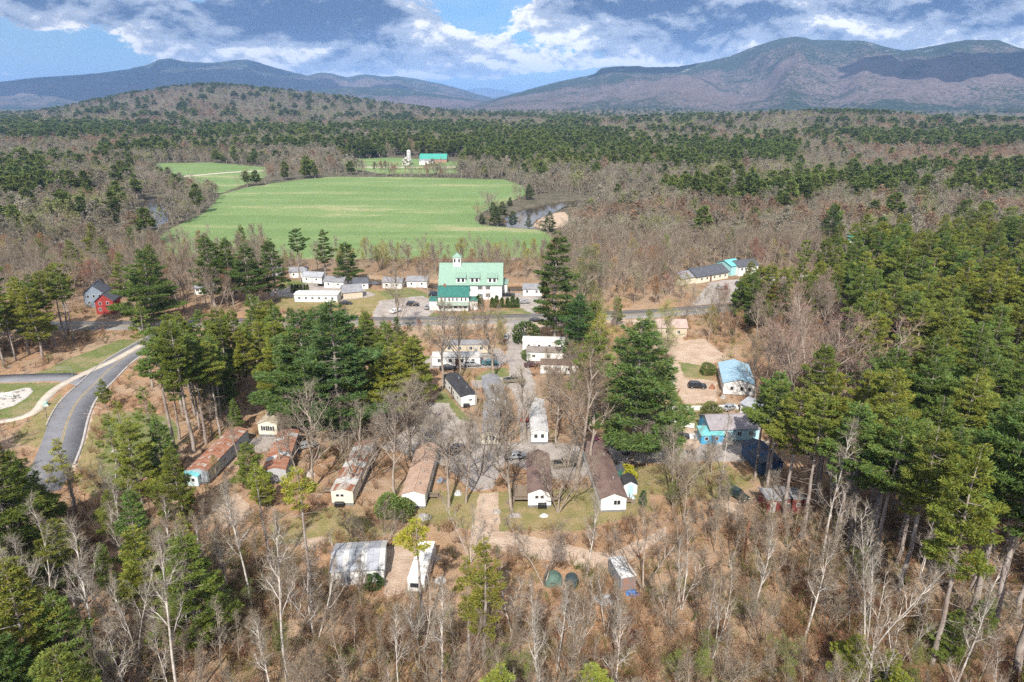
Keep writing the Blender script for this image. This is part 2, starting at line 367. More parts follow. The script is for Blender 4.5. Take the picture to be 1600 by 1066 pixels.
    b = t.n('ShaderNodeBump', inp={'Strength': .55, 'Distance': .5, 'Height': nf}); m.node_tree.links.new(b.outputs[0], p.inputs['Normal'])
    me.materials.append(m)
    structure(link('ground', me))
build_ground()

# water in the river bends
def build_water(name, poly):
    m = MATS.get('water')
    if not m:
        m = bpy.data.materials.new('water'); m.use_nodes = True; t = NT(m.node_tree); p = m.node_tree.nodes['Principled BSDF']
        vec = t.n('ShaderNodeNewGeometry').outputs['Position']
        p.inputs['Base Color'].default_value = (.045, .035, .022, 1); p.inputs['Roughness'].default_value = .06; p.inputs['IOR'].default_value = 1.33
        b = t.n('ShaderNodeBump', inp={'Strength': .12, 'Distance': .1, 'Height': t.noise(vec, .5, 3, .5)}); m.node_tree.links.new(b.outputs[0], p.inputs['Normal'])
        MATS['water'] = m
    P = np.array(poly); c = P.mean(0)
    pts = [tuple(G(*(c + (q - c) * 1.06), -1.1)) for q in P]
    me = bpy.data.meshes.new(name); me.from_pydata(pts, [], [tuple(range(len(pts)))]); me.materials.append(m)
    structure(link(name, me))
for nm_, poly_ in (('river', RIVER), ('river', RIVER_LEFT), ('river', RIVER_MID)): build_water(nm_, poly_)

# ------------------------------------------------------------------ roads
def smooth_path(pts, step=2.0):
    P = [np.array(p[:2], float) for p in pts]; P = [2 * P[0] - P[1]] + P + [2 * P[-1] - P[-2]]
    out = []
    for i in range(1, len(P) - 2):
        n = max(2, int(np.linalg.norm(P[i + 1] - P[i]) / step))
        for k in range(n):
            t = k / n
            out.append(.5 * ((2 * P[i]) + (P[i + 1] - P[i - 1]) * t + (2 * P[i - 1] - 5 * P[i] + 4 * P[i + 1] - P[i + 2]) * t * t + (3 * P[i] - P[i - 1] - 3 * P[i + 1] + P[i + 2]) * t ** 3))
    out.append(P[-2]); return np.array(out)
def ribbon(name, path, off, width, z0, z1, m, parent=None):
    """a strip along path, centred off metres to its right, from z0 up to z1"""
    d = np.gradient(path, axis=0); d /= np.linalg.norm(d, axis=1)[:, None]; n = np.stack([d[:, 1], -d[:, 0]], -1)
    a, b = path + n * (off - width / 2), path + n * (off + width / 2); k = len(path)
    v = [np.column_stack([q, np.full(k, z)]) for q, z in ((a, z0), (a, z1), (b, z1), (b, z0))]
    f = []
    for s in range(3):
        i = np.arange(k - 1); f.append(np.stack([s * k + i, (s + 1) * k + i, (s + 1) * k + i + 1, s * k + i + 1], -1))
    return link(name, mesh(name, np.concatenate(v), np.concatenate(f)[:, ::-1], [m]), parent)
ASPH = mat('asphalt', (.20, .20, .215), (.165, .165, .178), rough=.85, scale=.25, var=.35, bump=.1)
ASPH_OLD = mat('old_asphalt', (.23, .215, .20), (.17, .16, .15), rough=.9, scale=.2, var=.5)
CONC = mat('concrete', (.55, .48, .40), (.46, .40, .33), rough=.9, scale=.5, var=.3)
KERB = mat('kerb_granite', (.50, .46, .43), (.36, .33, .31), rough=.9, scale=1.5)
YEL = mat('yellow_paint', (.50, .36, .10), (.36, .28, .13), rough=.8, scale=.8)
WHT = mat('white_road_paint', (.62, .61, .58), (.45, .44, .42), rough=.8, scale=.8)
main_path = smooth_path([G(*p) for p in [(58, 772), (75, 740), (93, 700), (107, 655), (123, 625), (150, 598), (184, 566), (222, 542), (262, 520)]])
road = structure(ribbon('road', main_path, 0, 7.6, -.1, .03, ASPH))
ribbon('centre_line', main_path[8:], -.16, .13, .03, .036, YEL, road); ribbon('centre_line', main_path[8:], .16, .13, .03, .036, YEL, road)
ribbon('kerb', main_path[14:46], -4.0, .28, -.1, .16, KERB, road)
ribbon('kerb', main_path[4:40], 4.1, .5, -.1, .14, KERB, road)
walk_path = smooth_path([G(*p) for p in [(-70, 668), (0, 659), (35, 652), (58, 641), (68, 627), (82, 612), (105, 597), (140, 580), (180, 562), (225, 537)]])
structure(ribbon('sidewalk', walk_path, 0, 2.3, -.1, .07, CONC))
side_path = smooth_path([G(*p) for p in [(-80, 597), (0, 592), (60, 590), (108, 590), (140, 598)]])
structure(ribbon('side_street', side_path, 0, 5.6, -.1, .02, ASPH))
hwy_path = smooth_path([G(*p) for p in [(-500, 500), (-100, 507), (160, 509), (270, 507), (450, 503), (640, 502), (800, 498), (900, 495), (1000, 491), (1060, 487), (1180, 478), (1300, 470), (1700, 452)]], 4)
hwy = structure(ribbon('highway', hwy_path, 0, 9.5, -.1, .045, ASPH_OLD))
ribbon('centre_line', hwy_path, -.2, .16, .045, .051, YEL, hwy); ribbon('centre_line', hwy_path, .2, .16, .045, .051, YEL, hwy)
for s_ in (-1, 1): ribbon('edge_line', hwy_path, 3.7 * s_, .16, .045, .051, WHT, hwy)
fp = smooth_path([G(*p) for p in [(285, 276), (330, 272), (375, 268.5), (412, 267)]], 6); structure(ribbon('farm_lane', fp, 0, 7, -.3, .25, CONC))
fp = smooth_path([G(*p) for p in [(545, 261), (620, 261.5), (712, 261)]], 6); structure(ribbon('farm_lane', fp, 0, 7, -.3, .25, CONC))

# ------------------------------------------------------------------ mountains
def mountain(name, sky, r0, r1, r2, seed, colr, amp=.5, gully=9.0, na=420, nr=150):
    saz = np.array([azel(*p)[0] for p in sky]); sel = np.array([azel(*p)[1] for p in sky])
    A = np.linspace(saz[0], saz[-1], na); rr = np.linspace(r0, r2, nr)
    a2, r = np.meshgrid(A, rr); el = np.interp(a2, saz, sel)
    el = el + R(.05) * (fbm(a2 * 120, a2 * 0, 4, seed) - .5)
    crest = r1 * (1 + .16 * (fbm(a2 * 5, a2 * 0 + 3, 2, seed + 7) - .5))
    hc = CAM_H + crest * np.tan(el)
    u = (r - r0) / (crest - r0)
    x = np.sin(a2) * r; y = np.cos(a2) * r
    s = (r1 - r0)
    rid = 1 - np.abs(2 * fbm(a2 * gully + .8 * u + 1.6 * (fbm(x / s, y / s, 2, seed + 4) - .5), u * 1.3 + a2 * 2, 4, seed + 1, .5) - 1)
    rid2 = 1 - np.abs(2 * fbm(x / (s * .22), y / (s * .22), 4, seed + 2, .55) - 1)
    up = np.clip(u, 0, 1)
    shape = up ** 1.35 + amp * (rid - .62) * up * (1 - up) * 2.4 + .5 * (rid2 - .6) * up * (1 - up) * 1.6
    shape = np.where(u > 1, np.clip(1 - (u - 1) * 1.2, 0, 1) ** 1.2, shape)
    z = hc * shape - 14 * (1 - np.clip(u * 6, 0, 1))
    cap = CAM_H + r * np.tan(el)
    z = np.where(u < .985, np.minimum(z, cap - 8 * (1 - up)), z)
    z = np.where(u >= .985, np.minimum(z, cap + 0 * z), z)
    i = np.arange(nr - 1)[:, None] * na; j = np.arange(na - 1)[None, :]
    f = np.stack([i + j, i + j + 1, i + na + j + 1, i + na + j], -1).reshape(-1, 4)
    me = mesh(name, np.stack([x, y, z], -1), f, smooth=True)
    attr(me, 'rise', np.clip(u, 0, 1.2).ravel())
    m = bpy.data.materials.new(name); m.use_nodes = True; t = NT(m.node_tree); p = m.node_tree.nodes['Principled BSDF']
    vec = t.n('ShaderNodeNewGeometry').outputs['Position']; rise = t.n('ShaderNodeAttribute', attribute_name='rise').outputs['Fac']
    k = 8000.0 / r1
    nb = t.noise(vec, .0011 * k, 7, .62); nm = t.noise(vec, .006 * k, 6, .7); nf = t.noise(vec, .045 * k, 4, .75)
    bare, fir, rock = colr
    sel_ = t.math('ADD', t.math('ADD', t.math('MULTIPLY', nb, .9), t.math('MULTIPLY', nm, .5)), t.math('MULTIPLY', nf, .6))
    sel_ = t.math('ADD', sel_, t.ramp(rise, .45, .95, 0, .28)); sel_ = t.math('ADD', sel_, t.ramp(rise, .02, .14, .2, 0))
    c = t.mix(t.ramp(sel_, .97, 1.16), t.mix(t.ramp(nf, .35, .65), bare, tuple(v * .62 for v in bare)), t.mix(t.ramp(nf, .4, .6), fir, tuple(v * .5 for v in fir)))
    c = t.mix(t.math('MULTIPLY', t.ramp(rise, .6, .95), t.ramp(t.math('ADD', nm, t.math('MULTIPLY', nf, .5)), .84, .95)), c, rock)
    m.node_tree.links.new(c, p.inputs['Base Color']); p.inputs['Roughness'].default_value = 1; p.inputs['Specular IOR Level'].default_value = 0
    b = t.n('ShaderNodeBump', inp={'Strength': .7, 'Distance': 14 / k, 'Height': t.math('ADD', nf, nm)}); m.node_tree.links.new(b.outputs[0], p.inputs['Normal'])
    me.materials.append(m); return structure(link(name, me))
BARE_C, FIR_C, ROCK_C = (.165, .132, .125), (.045, .062, .038), (.36, .33, .31)
mountain('far_ridge', [(600, 158), (690, 146), (735, 138), (760, 137), (790, 141), (815, 146), (850, 150), (980, 160)], 24000, 30000, 33000, 3, (BARE_C, FIR_C, ROCK_C), na=80, nr=40)
mountain('mountain', [(-500, 150), (-300, 140), (-100, 133), (0, 128), (60, 121), (125, 117), (165, 113), (200, 108), (232, 101), (248, 93), (265, 91), (288, 96), (330, 98), (360, 95), (385, 93), (405, 98), (430, 106), (458, 113), (480, 118), (500, 113), (520, 115), (542, 121), (570, 115.5), (600, 120), (620, 119), (650, 123), (690, 131), (720, 139), (745, 147), (790, 158), (880, 172)], 8200, 13500, 17000, 11, (BARE_C, FIR_C, ROCK_C), amp=1.0, gully=12.0, nr=190)
mountain('mountain', [(380, 172), (450, 150), (510, 139), (560, 136), (610, 137), (650, 142), (700, 150), (760, 158), (820, 168), (900, 176)], 6400, 8200, 9800, 31, ((.17, .125, .12), FIR_C, ROCK_C), na=200, nr=80)
mountain('mountain', [(690, 180), (740, 163), (800, 147), (840, 136), (880, 126), (928, 116), (938, 107), (955, 104), (1000, 103), (1012, 105), (1060, 104), (1100, 97), (1140, 88), (1180, 72), (1220, 60), (1245, 57), (1270, 62), (1320, 63), (1350, 64), (1380, 72), (1412, 79), (1440, 75), (1480, 68), (1510, 62), (1560, 62.5), (1580, 70), (1600, 76), (1700, 96), (1900, 120), (2100, 150), (2300, 172)], 4700, 8000, 10500, 17, (BARE_C, FIR_C, ROCK_C), amp=.9, nr=190)

# ------------------------------------------------------------------ clouds overhead, whose shadows lie on the far slopes
CLOUD_M = mat('cloud_white', (.8, .8, .8), (.74, .75, .77), rough=1.0, scale=.002, spec=0.0)
def cloud(px, py, r, z_hit, sx, sy, label, seed, base=2500.0):
    """a cumulus standing where it shades the slope seen at (px,py), r metres away"""
    rng = random.Random(seed); a, _ = azel(px, py)
    k = (base - z_hit) / math.tan(R(SUN_EL)); cx, cy = math.sin(a) * r - math.sin(R(SUN_AZ)) * k, math.cos(a) * r - math.cos(R(SUN_AZ)) * k
    bm = bmesh.new()
    for i in range(34):
        u, v = rng.uniform(-1, 1), rng.uniform(-1, 1)
        if u * u + v * v > 1: continue
        q = .34 * min(sx, sy) * rng.uniform(.6, 1.25) * (1.15 - .5 * (u * u + v * v))
        m4 = Matrix.Translation((u * sx * .5, v * sy * .5, q * .25)) @ Matrix.Diagonal((q * 1.25, q * 1.1, q * .75, 1))
        bmesh.ops.create_icosphere(bm, subdivisions=3, radius=1.0, matrix=m4)
    me = bpy.data.meshes.new('cloud'); bm.to_mesh(me); bm.free()
    co = np.empty(len(me.vertices) * 3, np.float32); me.vertices.foreach_get('co', co); co = co.reshape(-1, 3)
    f = fbm(co[:, 0] / (sy * .12), co[:, 1] / (sy * .12) + co[:, 2] / (sy * .1), 3, seed) - .5
    co = co + co / (np.linalg.norm(co, axis=1)[:, None] + 1e-6) * (f * sy * .12)[:, None]; co[:, 2] = np.maximum(co[:, 2], -.02 * sy + f * 30)
    me.vertices.foreach_set('co', co.astype(np.float32).ravel()); me.materials.append(CLOUD_M); me.polygons.foreach_set('use_smooth', np.ones(len(me.polygons), bool))
    o = link('cloud', me, None, (cx, cy, base)); tag(o, label, 'cloud')
cloud(40, 142, 11300, 330, 8600, 2900, 'wide cumulus cloud high above the left mountains', 1); cloud(330, 124, 12300, 560, 2300, 800, 'cumulus cloud above the middle of the left range', 2)
cloud(1560, 130, 6400, 330, 2000, 900, 'cumulus cloud above the right shoulder of the big mountain', 3); cloud(1000, 112, 7500, 420, 1000, 420, 'small cumulus cloud above the cliffs of the right mountain', 4); cloud(700, 146, 9000, 260, 1300, 600, 'small cumulus cloud above the gap between the ranges', 5)
# ------------------------------------------------------------------ tree shapes (built once, shared by every copy)
NEEDLE = foliage_mat('needles', .25, .55)
TWIG = foliage_mat('twigs', .0, .8)
LEAF = foliage_mat('young_leaves', .35, .6)
def bark_mat(name, a, b, scale, stretch):
    m = bpy.data.materials.new(name); m.use_nodes = True; t = NT(m.node_tree); p = m.node_tree.nodes['Principled BSDF']
    vec = t.n('ShaderNodeMapping', inp={0: t.n('ShaderNodeTexCoord').outputs['Object'], 3: (1, 1, stretch)}).outputs[0]
    c = t.mix(t.ramp(t.noise(vec, scale, 5, .65), .38, .64), a, b)
    m.node_tree.links.new(c, p.inputs['Base Color']); p.inputs['Roughness'].default_value = .9; p.inputs['Specular IOR Level'].default_value = .15; return m
BARK_PINE = bark_mat('pine_bark', (.36, .31, .275), (.19, .15, .125), 1.6, .25)
BARK_GREY = bark_mat('grey_bark', (.36, .30, .245), (.20, .16, .125), 1.3, .3)
BARK_PALE = bark_mat('pale_bark', (.60, .55, .49), (.33, .29, .25), 1.2, .8)

def tubes(segs, n):
    """segs: rows of p0(3) p1(3) r0 r1 -> verts, quads"""
    S = np.asarray(segs, float)
    p0, p1, r0, r1 = S[:, :3], S[:, 3:6], S[:, 6], S[:, 7]
    d = p1 - p0; d /= np.linalg.norm(d, axis=1)[:, None] + 1e-9
    ref = np.where(np.abs(d[:, 2:3]) > .9, np.array([[1., 0, 0]]), np.array([[0, 0, 1.]]))
    a = np.cross(d, ref); a /= np.linalg.norm(a, axis=1)[:, None]; b = np.cross(d, a)
    th = np.arange(n) * 2 * math.pi / n
    ring = a[:, None] * np.cos(th)[None, :, None] + b[:, None] * np.sin(th)[None, :, None]
    v = np.concatenate([p0[:, None] + ring * r0[:, None, None], p1[:, None] + ring * r1[:, None, None]], 1)
    k = np.arange(len(S))[:, None] * 2 * n; i = np.arange(n)[None]; j = (i + 1) % n
    f = np.stack([k + i, k + j, k + n + j, k + n + i], -1).reshape(-1, 4)
    return v.reshape(-1, 3), f
def blades(c, d, ln, wd, rng):
    """diamond blades: centre base c, direction d, length ln, width wd"""
    d = d / (np.linalg.norm(d, axis=1)[:, None] + 1e-9)
    s = np.cross(d, rng.normal(size=d.shape)); s /= np.linalg.norm(s, axis=1)[:, None] + 1e-9
    mid = c + d * (ln * .55)[:, None]; s = s * (wd * .5)[:, None]
    v = np.stack([c, mid + s, c + d * ln[:, None], mid - s], 1)
    f = np.arange(len(c) * 4).reshape(-1, 4)
    return v.reshape(-1, 3), f
def spikes(segs, rng):
    """flat tapering twigs: p0 p1 r0"""
    S = np.asarray(segs, float); p0, p1, r0 = S[:, :3], S[:, 3:6], S[:, 6]
    s = np.cross(p1 - p0, rng.normal(size=p0.shape)); s /= np.linalg.norm(s, axis=1)[:, None] + 1e-9
    s = s * r0[:, None]
    v = np.stack([p0 + s, p1, p0 - s], 1)
    return v.reshape(-1, 3), np.arange(len(S) * 3).reshape(-1, 3)

def unit(v): return v / (np.linalg.norm(v) + 1e-9)
def make_pine(seed, H=22.0, cb=.3, rmax=4.2, dens=1.0, dead=True, bl=(.52, .115), sparse=1.0, conic=.8):
    """white pine: straight trunk, whorls of level limbs carrying flat plumes of needles; returns trunk mesh, crown mesh"""
    rng = np.random.default_rng(seed)
    segs, n = [], 9
    bend = rng.normal(0, .25, (n + 1, 2)).cumsum(0) * .35; bend[0] = 0
    zs = np.linspace(0, H, n + 1); r0 = .012 * H + .06
    def axis(z): return np.array([np.interp(z, zs, bend[:, 0]), np.interp(z, zs, bend[:, 1]), z])
    for i in range(n):
        segs.append([*axis(zs[i]), *axis(zs[i + 1]), r0 * (1 - .93 * i / n), r0 * (1 - .93 * (i + 1) / n)])
    limbs, tuft_c, tuft_d, tuft_s = [], [], [], []
    z = cb * H
    lop = rng.uniform(0, 6.28); lam = rng.uniform(.1, .35)
    while z < H - .25:
        t = (z - cb * H) / (H - cb * H)
        prof = (min(1, .55 + 2.2 * t)) * (1 - t ** (1 / conic * 1.3)) ** .75
        k = rng.integers(4, 7) if t < .93 else 3
        a0 = rng.uniform(0, 6.28); wl = rng.uniform(.72, 1.1)
        for q in range(k):
            if rng.random() > sparse: continue
            a = a0 + q * 6.283 / k + rng.normal(0, .25)
            L = max(.35, rmax * prof * wl * rng.uniform(.5, 1.2) * (1 + lam * math.cos(a - lop)))
            up = -.06 + .42 * t + rng.normal(0, .08)
            o = axis(z + rng.normal(0, .12)); dh = np.array([math.cos(a), math.sin(a), 0]); sd = np.array([-math.sin(a), math.cos(a), 0])
            tip = o + dh * L + np.array([0, 0, up * L + .05 * L])
            limbs.append([*o, *tip, .018 + .011 * L, .008])
            m = int(max(3, L * 7.2 * dens * (1 + .35 * L)))
            u = rng.uniform(.15 if L < 2 else .30, 1.02, m) ** .7
            lat = rng.uniform(-1, 1, m) * .40 * L * np.sin(np.clip(u, .12, 1) * 2.6) 
            c = o + dh * (u * L)[:, None] + sd * lat[:, None]
            c[:, 2] += up * L * u + .06 * L * u ** 2 + rng.normal(.04, .055, m)
            tuft_c.append(c); tuft_d.append(dh * 1.0 + sd * (lat / (L + .01) * 1.6)[:, None] + np.array([0, 0, .30])); tuft_s.append(np.full(m, .85 + .25 * min(1, L / 3)))
        z += rng.uniform(.8, 1.45) * (1 if t < .75 else .6)
    if dead:
        zz = cb * H * .35
        while zz < cb * H:
            for q in range(rng.integers(1, 4)):
                a = rng.uniform(0, 6.28); L = rng.uniform(.8, 2.6); o = axis(zz)
                limbs.append([*o, *(o + np.array([math.cos(a) * L, math.sin(a) * L, rng.uniform(-.25, .25) * L])), .045, .012])
            zz += rng.uniform(.5, 1.1)
    c = np.concatenate(tuft_c); d = np.concatenate(tuft_d); s = np.concatenate(tuft_s)
    K = 7
    cc = np.repeat(c, K, 0) + rng.normal(0, .06, (len(c) * K, 3)); dd = np.repeat(d, K, 0) * .8 + rng.normal(0, .6, (len(c) * K, 3)) * np.array([1, 1, .55])
    ss = np.repeat(s, K)
    v, f = blades(cc, dd, ss * rng.uniform(.7, 1.3, len(ss)) * bl[0], ss * bl[1] * rng.uniform(.7, 1.2, len(ss)), rng)
    tone = np.repeat(rng.uniform(.72, 1.22, len(c)), K); warm = np.repeat(rng.normal(0, .09, len(c)), K)
    colr = np.stack([tone * (1 + warm), tone, tone * (1 - warm * .8)], -1)
    crown = mesh('crown', v, f, [NEEDLE]); attr(crown, 'shade', np.repeat(colr, 4, 0))
    v1, f1 = tubes(segs, 7); v2, f2 = tubes(limbs, 3)
    trunk = mesh('trunk', np.concatenate([v1, v2]), np.concatenate([f1, f2 + len(v1)]), [BARK_PINE], smooth=True)
    return trunk, crown

def make_bare(seed, H=16.0, rk=1.0, spread=.38, fork=.3, n1=15, n2=7, n3=5, n4=3, buds=0, bark=None, bud_size=.11, twig_r=.0135, lean=.0, excurrent=True):
    """leafless broadleaf tree; buds > 0 adds opening leaves; returns trunk mesh (wood) and crown mesh (twigs and buds)"""
    rng = np.random.default_rng(seed)
    W, T3, tips = [], [], []
    tw = []
    def limb(p, d, L, r, lvl, cnt):
        seg = {0: 8, 1: 5, 2: 3, 3: 2}[lvl]; pts = [p]; q = p.copy(); dd = d.copy()
        for i in range(seg):
            dd = unit(dd + rng.normal(0, (.05, .13, .2, .25)[lvl], 3) + np.array([0, 0, (.02, .10, .07, .03)[lvl]]))
            q = q + dd * (L / seg); pts.append(q)
        for i in range(seg):
            ra, rb = r * (1 - .85 * i / seg), r * (1 - .85 * (i + 1) / seg)
            (W if lvl < 2 else T3).append([*pts[i], *pts[i + 1], ra, rb])
        if lvl == 3:
            for _ in range(cnt):
                u = rng.uniform(.15, 1) * seg; i = min(int(u), seg - 1); o = pts[i] + (pts[i + 1] - pts[i]) * (u - i)
                dv = unit(dd + rng.normal(0, .38, 3) + np.array([0, 0, .2])); l = rng.uniform(.5, 1.1) * H / 16
                tw.append([*o, *(o + dv * l), twig_r * rng.uniform(.7, 1.2)]); tips.append(o + dv * l * rng.uniform(.4, 1.0))
            return
        nc = {0: n1, 1: n2, 2: n3}[lvl]
        lo = (fork, .22, .15)[lvl]
        for k in range(nc):
            u = lo + (1 - lo) * ((k + rng.uniform(.1, .9)) / nc); s = u * seg; i = min(int(s), seg - 1); o = pts[i] + (pts[i + 1] - pts[i]) * (s - i)
            ax = unit(pts[i + 1] - pts[i]); perp = unit(np.cross(ax, rng.normal(size=3)))
            ang = (rng.uniform(.45, .95) * (1.15 - .45 * u), rng.uniform(.5, .95), rng.uniform(.5, 1.0))[lvl]
            dv = unit(ax * math.cos(ang) + perp * math.sin(ang) + np.array([0, 0, (.15, .12, .08)[lvl]]))
            if lvl == 0: l = H * spread * (1.12 - .72 * (u - lo) / (1 - lo)) * rng.uniform(.7, 1.15)
            else: l = L * (.62, .5, .5)[lvl] * rng.uniform(.6, 1.1) * (1.1 - .45 * u)
            limb(o, dv, l, max(.016, r * (.58, .52, .52)[lvl] * (1.05 - .55 * u)), lvl + 1, n4)
    base_r = (.0105 * H + .03) * rk
    d0 = unit(np.array([rng.normal(0, .05) + lean, rng.normal(0, .05), 1.0]))
    if excurrent: limb(np.zeros(3), d0, H * .92, base_r, 0, 0)
    else:
        ns = rng.integers(2, 5); a0 = rng.uniform(0, 6.28)
        for k in range(ns):
            a = a0 + k * 6.283 / ns; limb(np.array([math.cos(a) * .15, math.sin(a) * .15, 0]), unit(np.array([math.cos(a) * .28, math.sin(a) * .28, 1])), H * rng.uniform(.75, .95), base_r * .75, 0, 0)
    v1, f1 = tubes(W, 5); v2, f2 = tubes(T3, 3)
    trunk = mesh('trunk', np.concatenate([v1, v2]), np.concatenate([f1, f2 + len(v1)]), [bark or BARK_GREY], smooth=True)
    v, f = spikes(tw, rng); sh = np.repeat(np.repeat(rng.uniform(.75, 1.25, len(tw)), 3)[:, None], 3, 1)
    fl = [f]; mats = [TWIG]; mi = None
    if buds:
        tp = np.array(tips); k = rng.integers(0, len(tp), buds); c = tp[k] + rng.normal(0, .16, (buds, 3))
        vb, fb = blades(c, rng.normal(size=(buds, 3)) + np.array([0, 0, .3]), rng.uniform(.7, 1.4, buds) * bud_size, rng.uniform(.6, 1.1, buds) * bud_size * .75, rng)
        tone = rng.uniform(.7, 1.3, buds); shb = np.repeat(np.stack([tone] * 3, -1), 4, 0)
        fl = [f, fb + len(v)]; v = np.concatenate([v, vb]); sh = np.concatenate([sh, shb]); mats = [TWIG, LEAF]; mi = np.concatenate([np.zeros(len(f)), np.ones(len(fb))])
    crown = mesh('crown', v, fl, mats); attr(crown, 'shade', sh)
    if mi is not None: crown.polygons.foreach_set('material_index', mi.astype(np.int32))
    return trunk, crown

def make_shrub(seed, H=3.0, stems=9, buds=500, spread=.75, bud_size=.09, n=7):
    """many-stemmed bush; one mesh"""
    rng = np.random.default_rng(seed); S, tw, tips = [], [], []
    for k in range(stems):
        a = rng.uniform(0, 6.28); d = unit(np.array([math.cos(a) * spread * rng.uniform(.2, 1), math.sin(a) * spread * rng.uniform(.2, 1), 1])); p = np.array([math.cos(a), math.sin(a), 0]) * .12 * H * rng.random()
        L = H * rng.uniform(.65, 1.05); pts = [p]
        for i in range(3): d = unit(d + rng.normal(0, .14, 3)); pts.append(pts[-1] + d * L / 3)
        for i in range(3): S.append([*pts[i], *pts[i + 1], .03 * (1 - .28 * i), .03 * (1 - .28 * (i + 1))])
        for b in range(n):
            u = rng.uniform(.5, 2.95); i = int(u); o = pts[i] + (pts[i + 1] - pts[i]) * (u - i)
            dv = unit(unit(pts[i + 1] - pts[i]) + rng.normal(0, .55, 3)); l = H * rng.uniform(.16, .36); e = o + dv * l
            tw.append([*o, *e, .014])
            for c in range(4):
                o2 = o + (e - o) * rng.uniform(.2, 1); e2 = o2 + unit(dv + rng.normal(0, .6, 3)) * l * rng.uniform(.35, .7); tw.append([*o2, *e2, .011]); tips.append(o2 + (e2 - o2) * rng.uniform(.3, 1))
    v1, f1 = tubes(S, 3); v2, f2 = spikes(tw, rng); fl = [f1, f2 + len(v1)]; v = np.concatenate([v1, v2])
    sh = np.repeat(rng.uniform(.8, 1.15, len(v))[:, None], 3, 1); mats = [TWIG]; nf = len(f1) + len(f2); mi = np.zeros(nf)
    if buds:
        tp = np.array(tips); c = tp[rng.integers(0, len(tp), buds)] + rng.normal(0, .08, (buds, 3))
        vb, fb = blades(c, rng.normal(size=(buds, 3)) + np.array([0, 0, .3]), rng.uniform(.7, 1.4, buds) * bud_size, rng.uniform(.6, 1.1, buds) * bud_size * .7, rng)
        fl.append(fb + len(v)); v = np.concatenate([v, vb]); t_ = rng.uniform(.7, 1.35, buds); sh = np.concatenate([sh, np.repeat(np.stack([t_] * 3, -1), 4, 0)]); mi = np.concatenate([mi, np.ones(buds)]); mats = [TWIG, LEAF]
    # from_pydata order: tri list after quads is handled by mesh(); polygons follow fl order
    me = mesh('shrub', v, fl, mats); attr(me, 'shade', sh); me.polygons.foreach_set('material_index', mi.astype(np.int32)); return me
def make_evergreen_shrub(seed, H=3.0, rx=1.4, n=1500, pointed=0.0):
    rng = np.random.default_rng(seed); u = rng.random(n); z = H * (.03 + .97 * u)
    prof = rx * (np.sqrt(np.clip(1 - (2 * u - .85) ** 2 / 1.35, .02, 1)) * (1 - pointed) + pointed * (1 - u) ** .8)
    a = rng.uniform(0, 6.28, n); r = prof * np.sqrt(rng.uniform(.45, 1, n)) * (1 + .18 * np.sin(a * 3 + seed) + .12 * np.sin(z * 3 + a * 2))
    c = np.stack([np.cos(a) * r, np.sin(a) * r, z], -1); d = np.stack([np.cos(a), np.sin(a), .5 + 0 * a], -1) + rng.normal(0, .5, (n, 3))
    v, f = blades(c, d, rng.uniform(.25, .5, n) * H / 3, rng.uniform(.12, .24, n) * H / 3, rng)
    me = mesh('evergreen_shrub', v, f, [NEEDLE]); t_ = rng.uniform(.7, 1.3, n); attr(me, 'shade', np.repeat(np.stack([t_] * 3, -1), 4, 0)); return me

PINES_FULL = [make_pine(100 + i, 22, (.12, .2, .16, .26)[i], (5.2, 4.6, 5.8, 4.9)[i], 1.0) for i in range(4)]
PINES_TALL = [make_pine(200 + i, 24, (.45, .52, .40, .58, .36, .48)[i], (4.5, 4.1, 4.9, 4.0, 5.2, 3.7)[i], 1.05, conic=(.8, .7, .9, .75, 1.0, .65)[i]) for i in range(6)]
PINES_HIGH = [make_pine(230 + i, 26, (.60, .66, .56, .70, .63, .52)[i], (4.4, 3.9, 4.7, 3.7, 4.9, 4.0)[i], 1.05, conic=(.8, .7, .9, .75, 1.0, .65)[i]) for i in range(6)]
PINES_THIN = [make_pine(250 + i, 20, (.55, .35)[i], (2.5, 2.6)[i], .75, sparse=.75) for i in range(2)]
PINE_TUFT = [make_pine(270 + i, 22, (.76, .80)[i], (2.6, 2.2)[i], .95) for i in range(2)]
BARES = [make_bare(300 + i, 16, 1.0, (.36, .42, .34, .40, .38, .33)[i], (.28, .2, .35, .25, .3, .4)[i], excurrent=i % 3 != 1, n1=(15, 8, 16, 15, 8, 17)[i], buds=0) for i in range(6)]
BUDS = [make_bare(340 + i, 14, 1.0, (.40, .36, .42, .36)[i], .22, excurrent=i % 2 == 0, n1=(15, 8, 14, 9)[i], buds=(2600, 2200, 3400, 2600)[i], bud_size=(.17, .14, .2, .15)[i]) for i in range(4)]
SAPLINGS = [make_bare(420 + i, 9, .6, spread=(.2, .17, .24, .19)[i], fork=.22, n1=(12, 13, 9, 12)[i], n2=5, n3=4, n4=3, twig_r=.013, excurrent=i != 2, buds=(0, 0, 300, 500)[i], bud_size=.1) for i in range(4)]
BIRCH = [make_bare(380 + i, 18, .72, spread=(.17, .2, .15, .2)[i], fork=(.35, .3, .45, .3)[i], n1=(14, 9, 13, 8)[i], n2=6, n3=4, n4=3, twig_r=.014, bark=BARK_PALE, excurrent=i % 2 == 0, lean=(.0, .06, -.05, .08)[i]) for i in range(4)]
SHRUBS = [make_shrub(400 + i, 3.2, (9, 12, 8, 11)[i], (500, 0, 900, 260)[i]) for i in range(4)]
BRUSH = [make_shrub(430 + i, 1.5, 7, (160, 0, 60)[i], .9, .06, 5) for i in range(3)]
ROUND_EVERGREEN = [make_evergreen_shrub(450 + i, 3.0, 1.7, 1500) for i in range(2)]
CEDAR = [make_evergreen_shrub(460 + i, 3.4, .55, 700, .75) for i in range(2)]
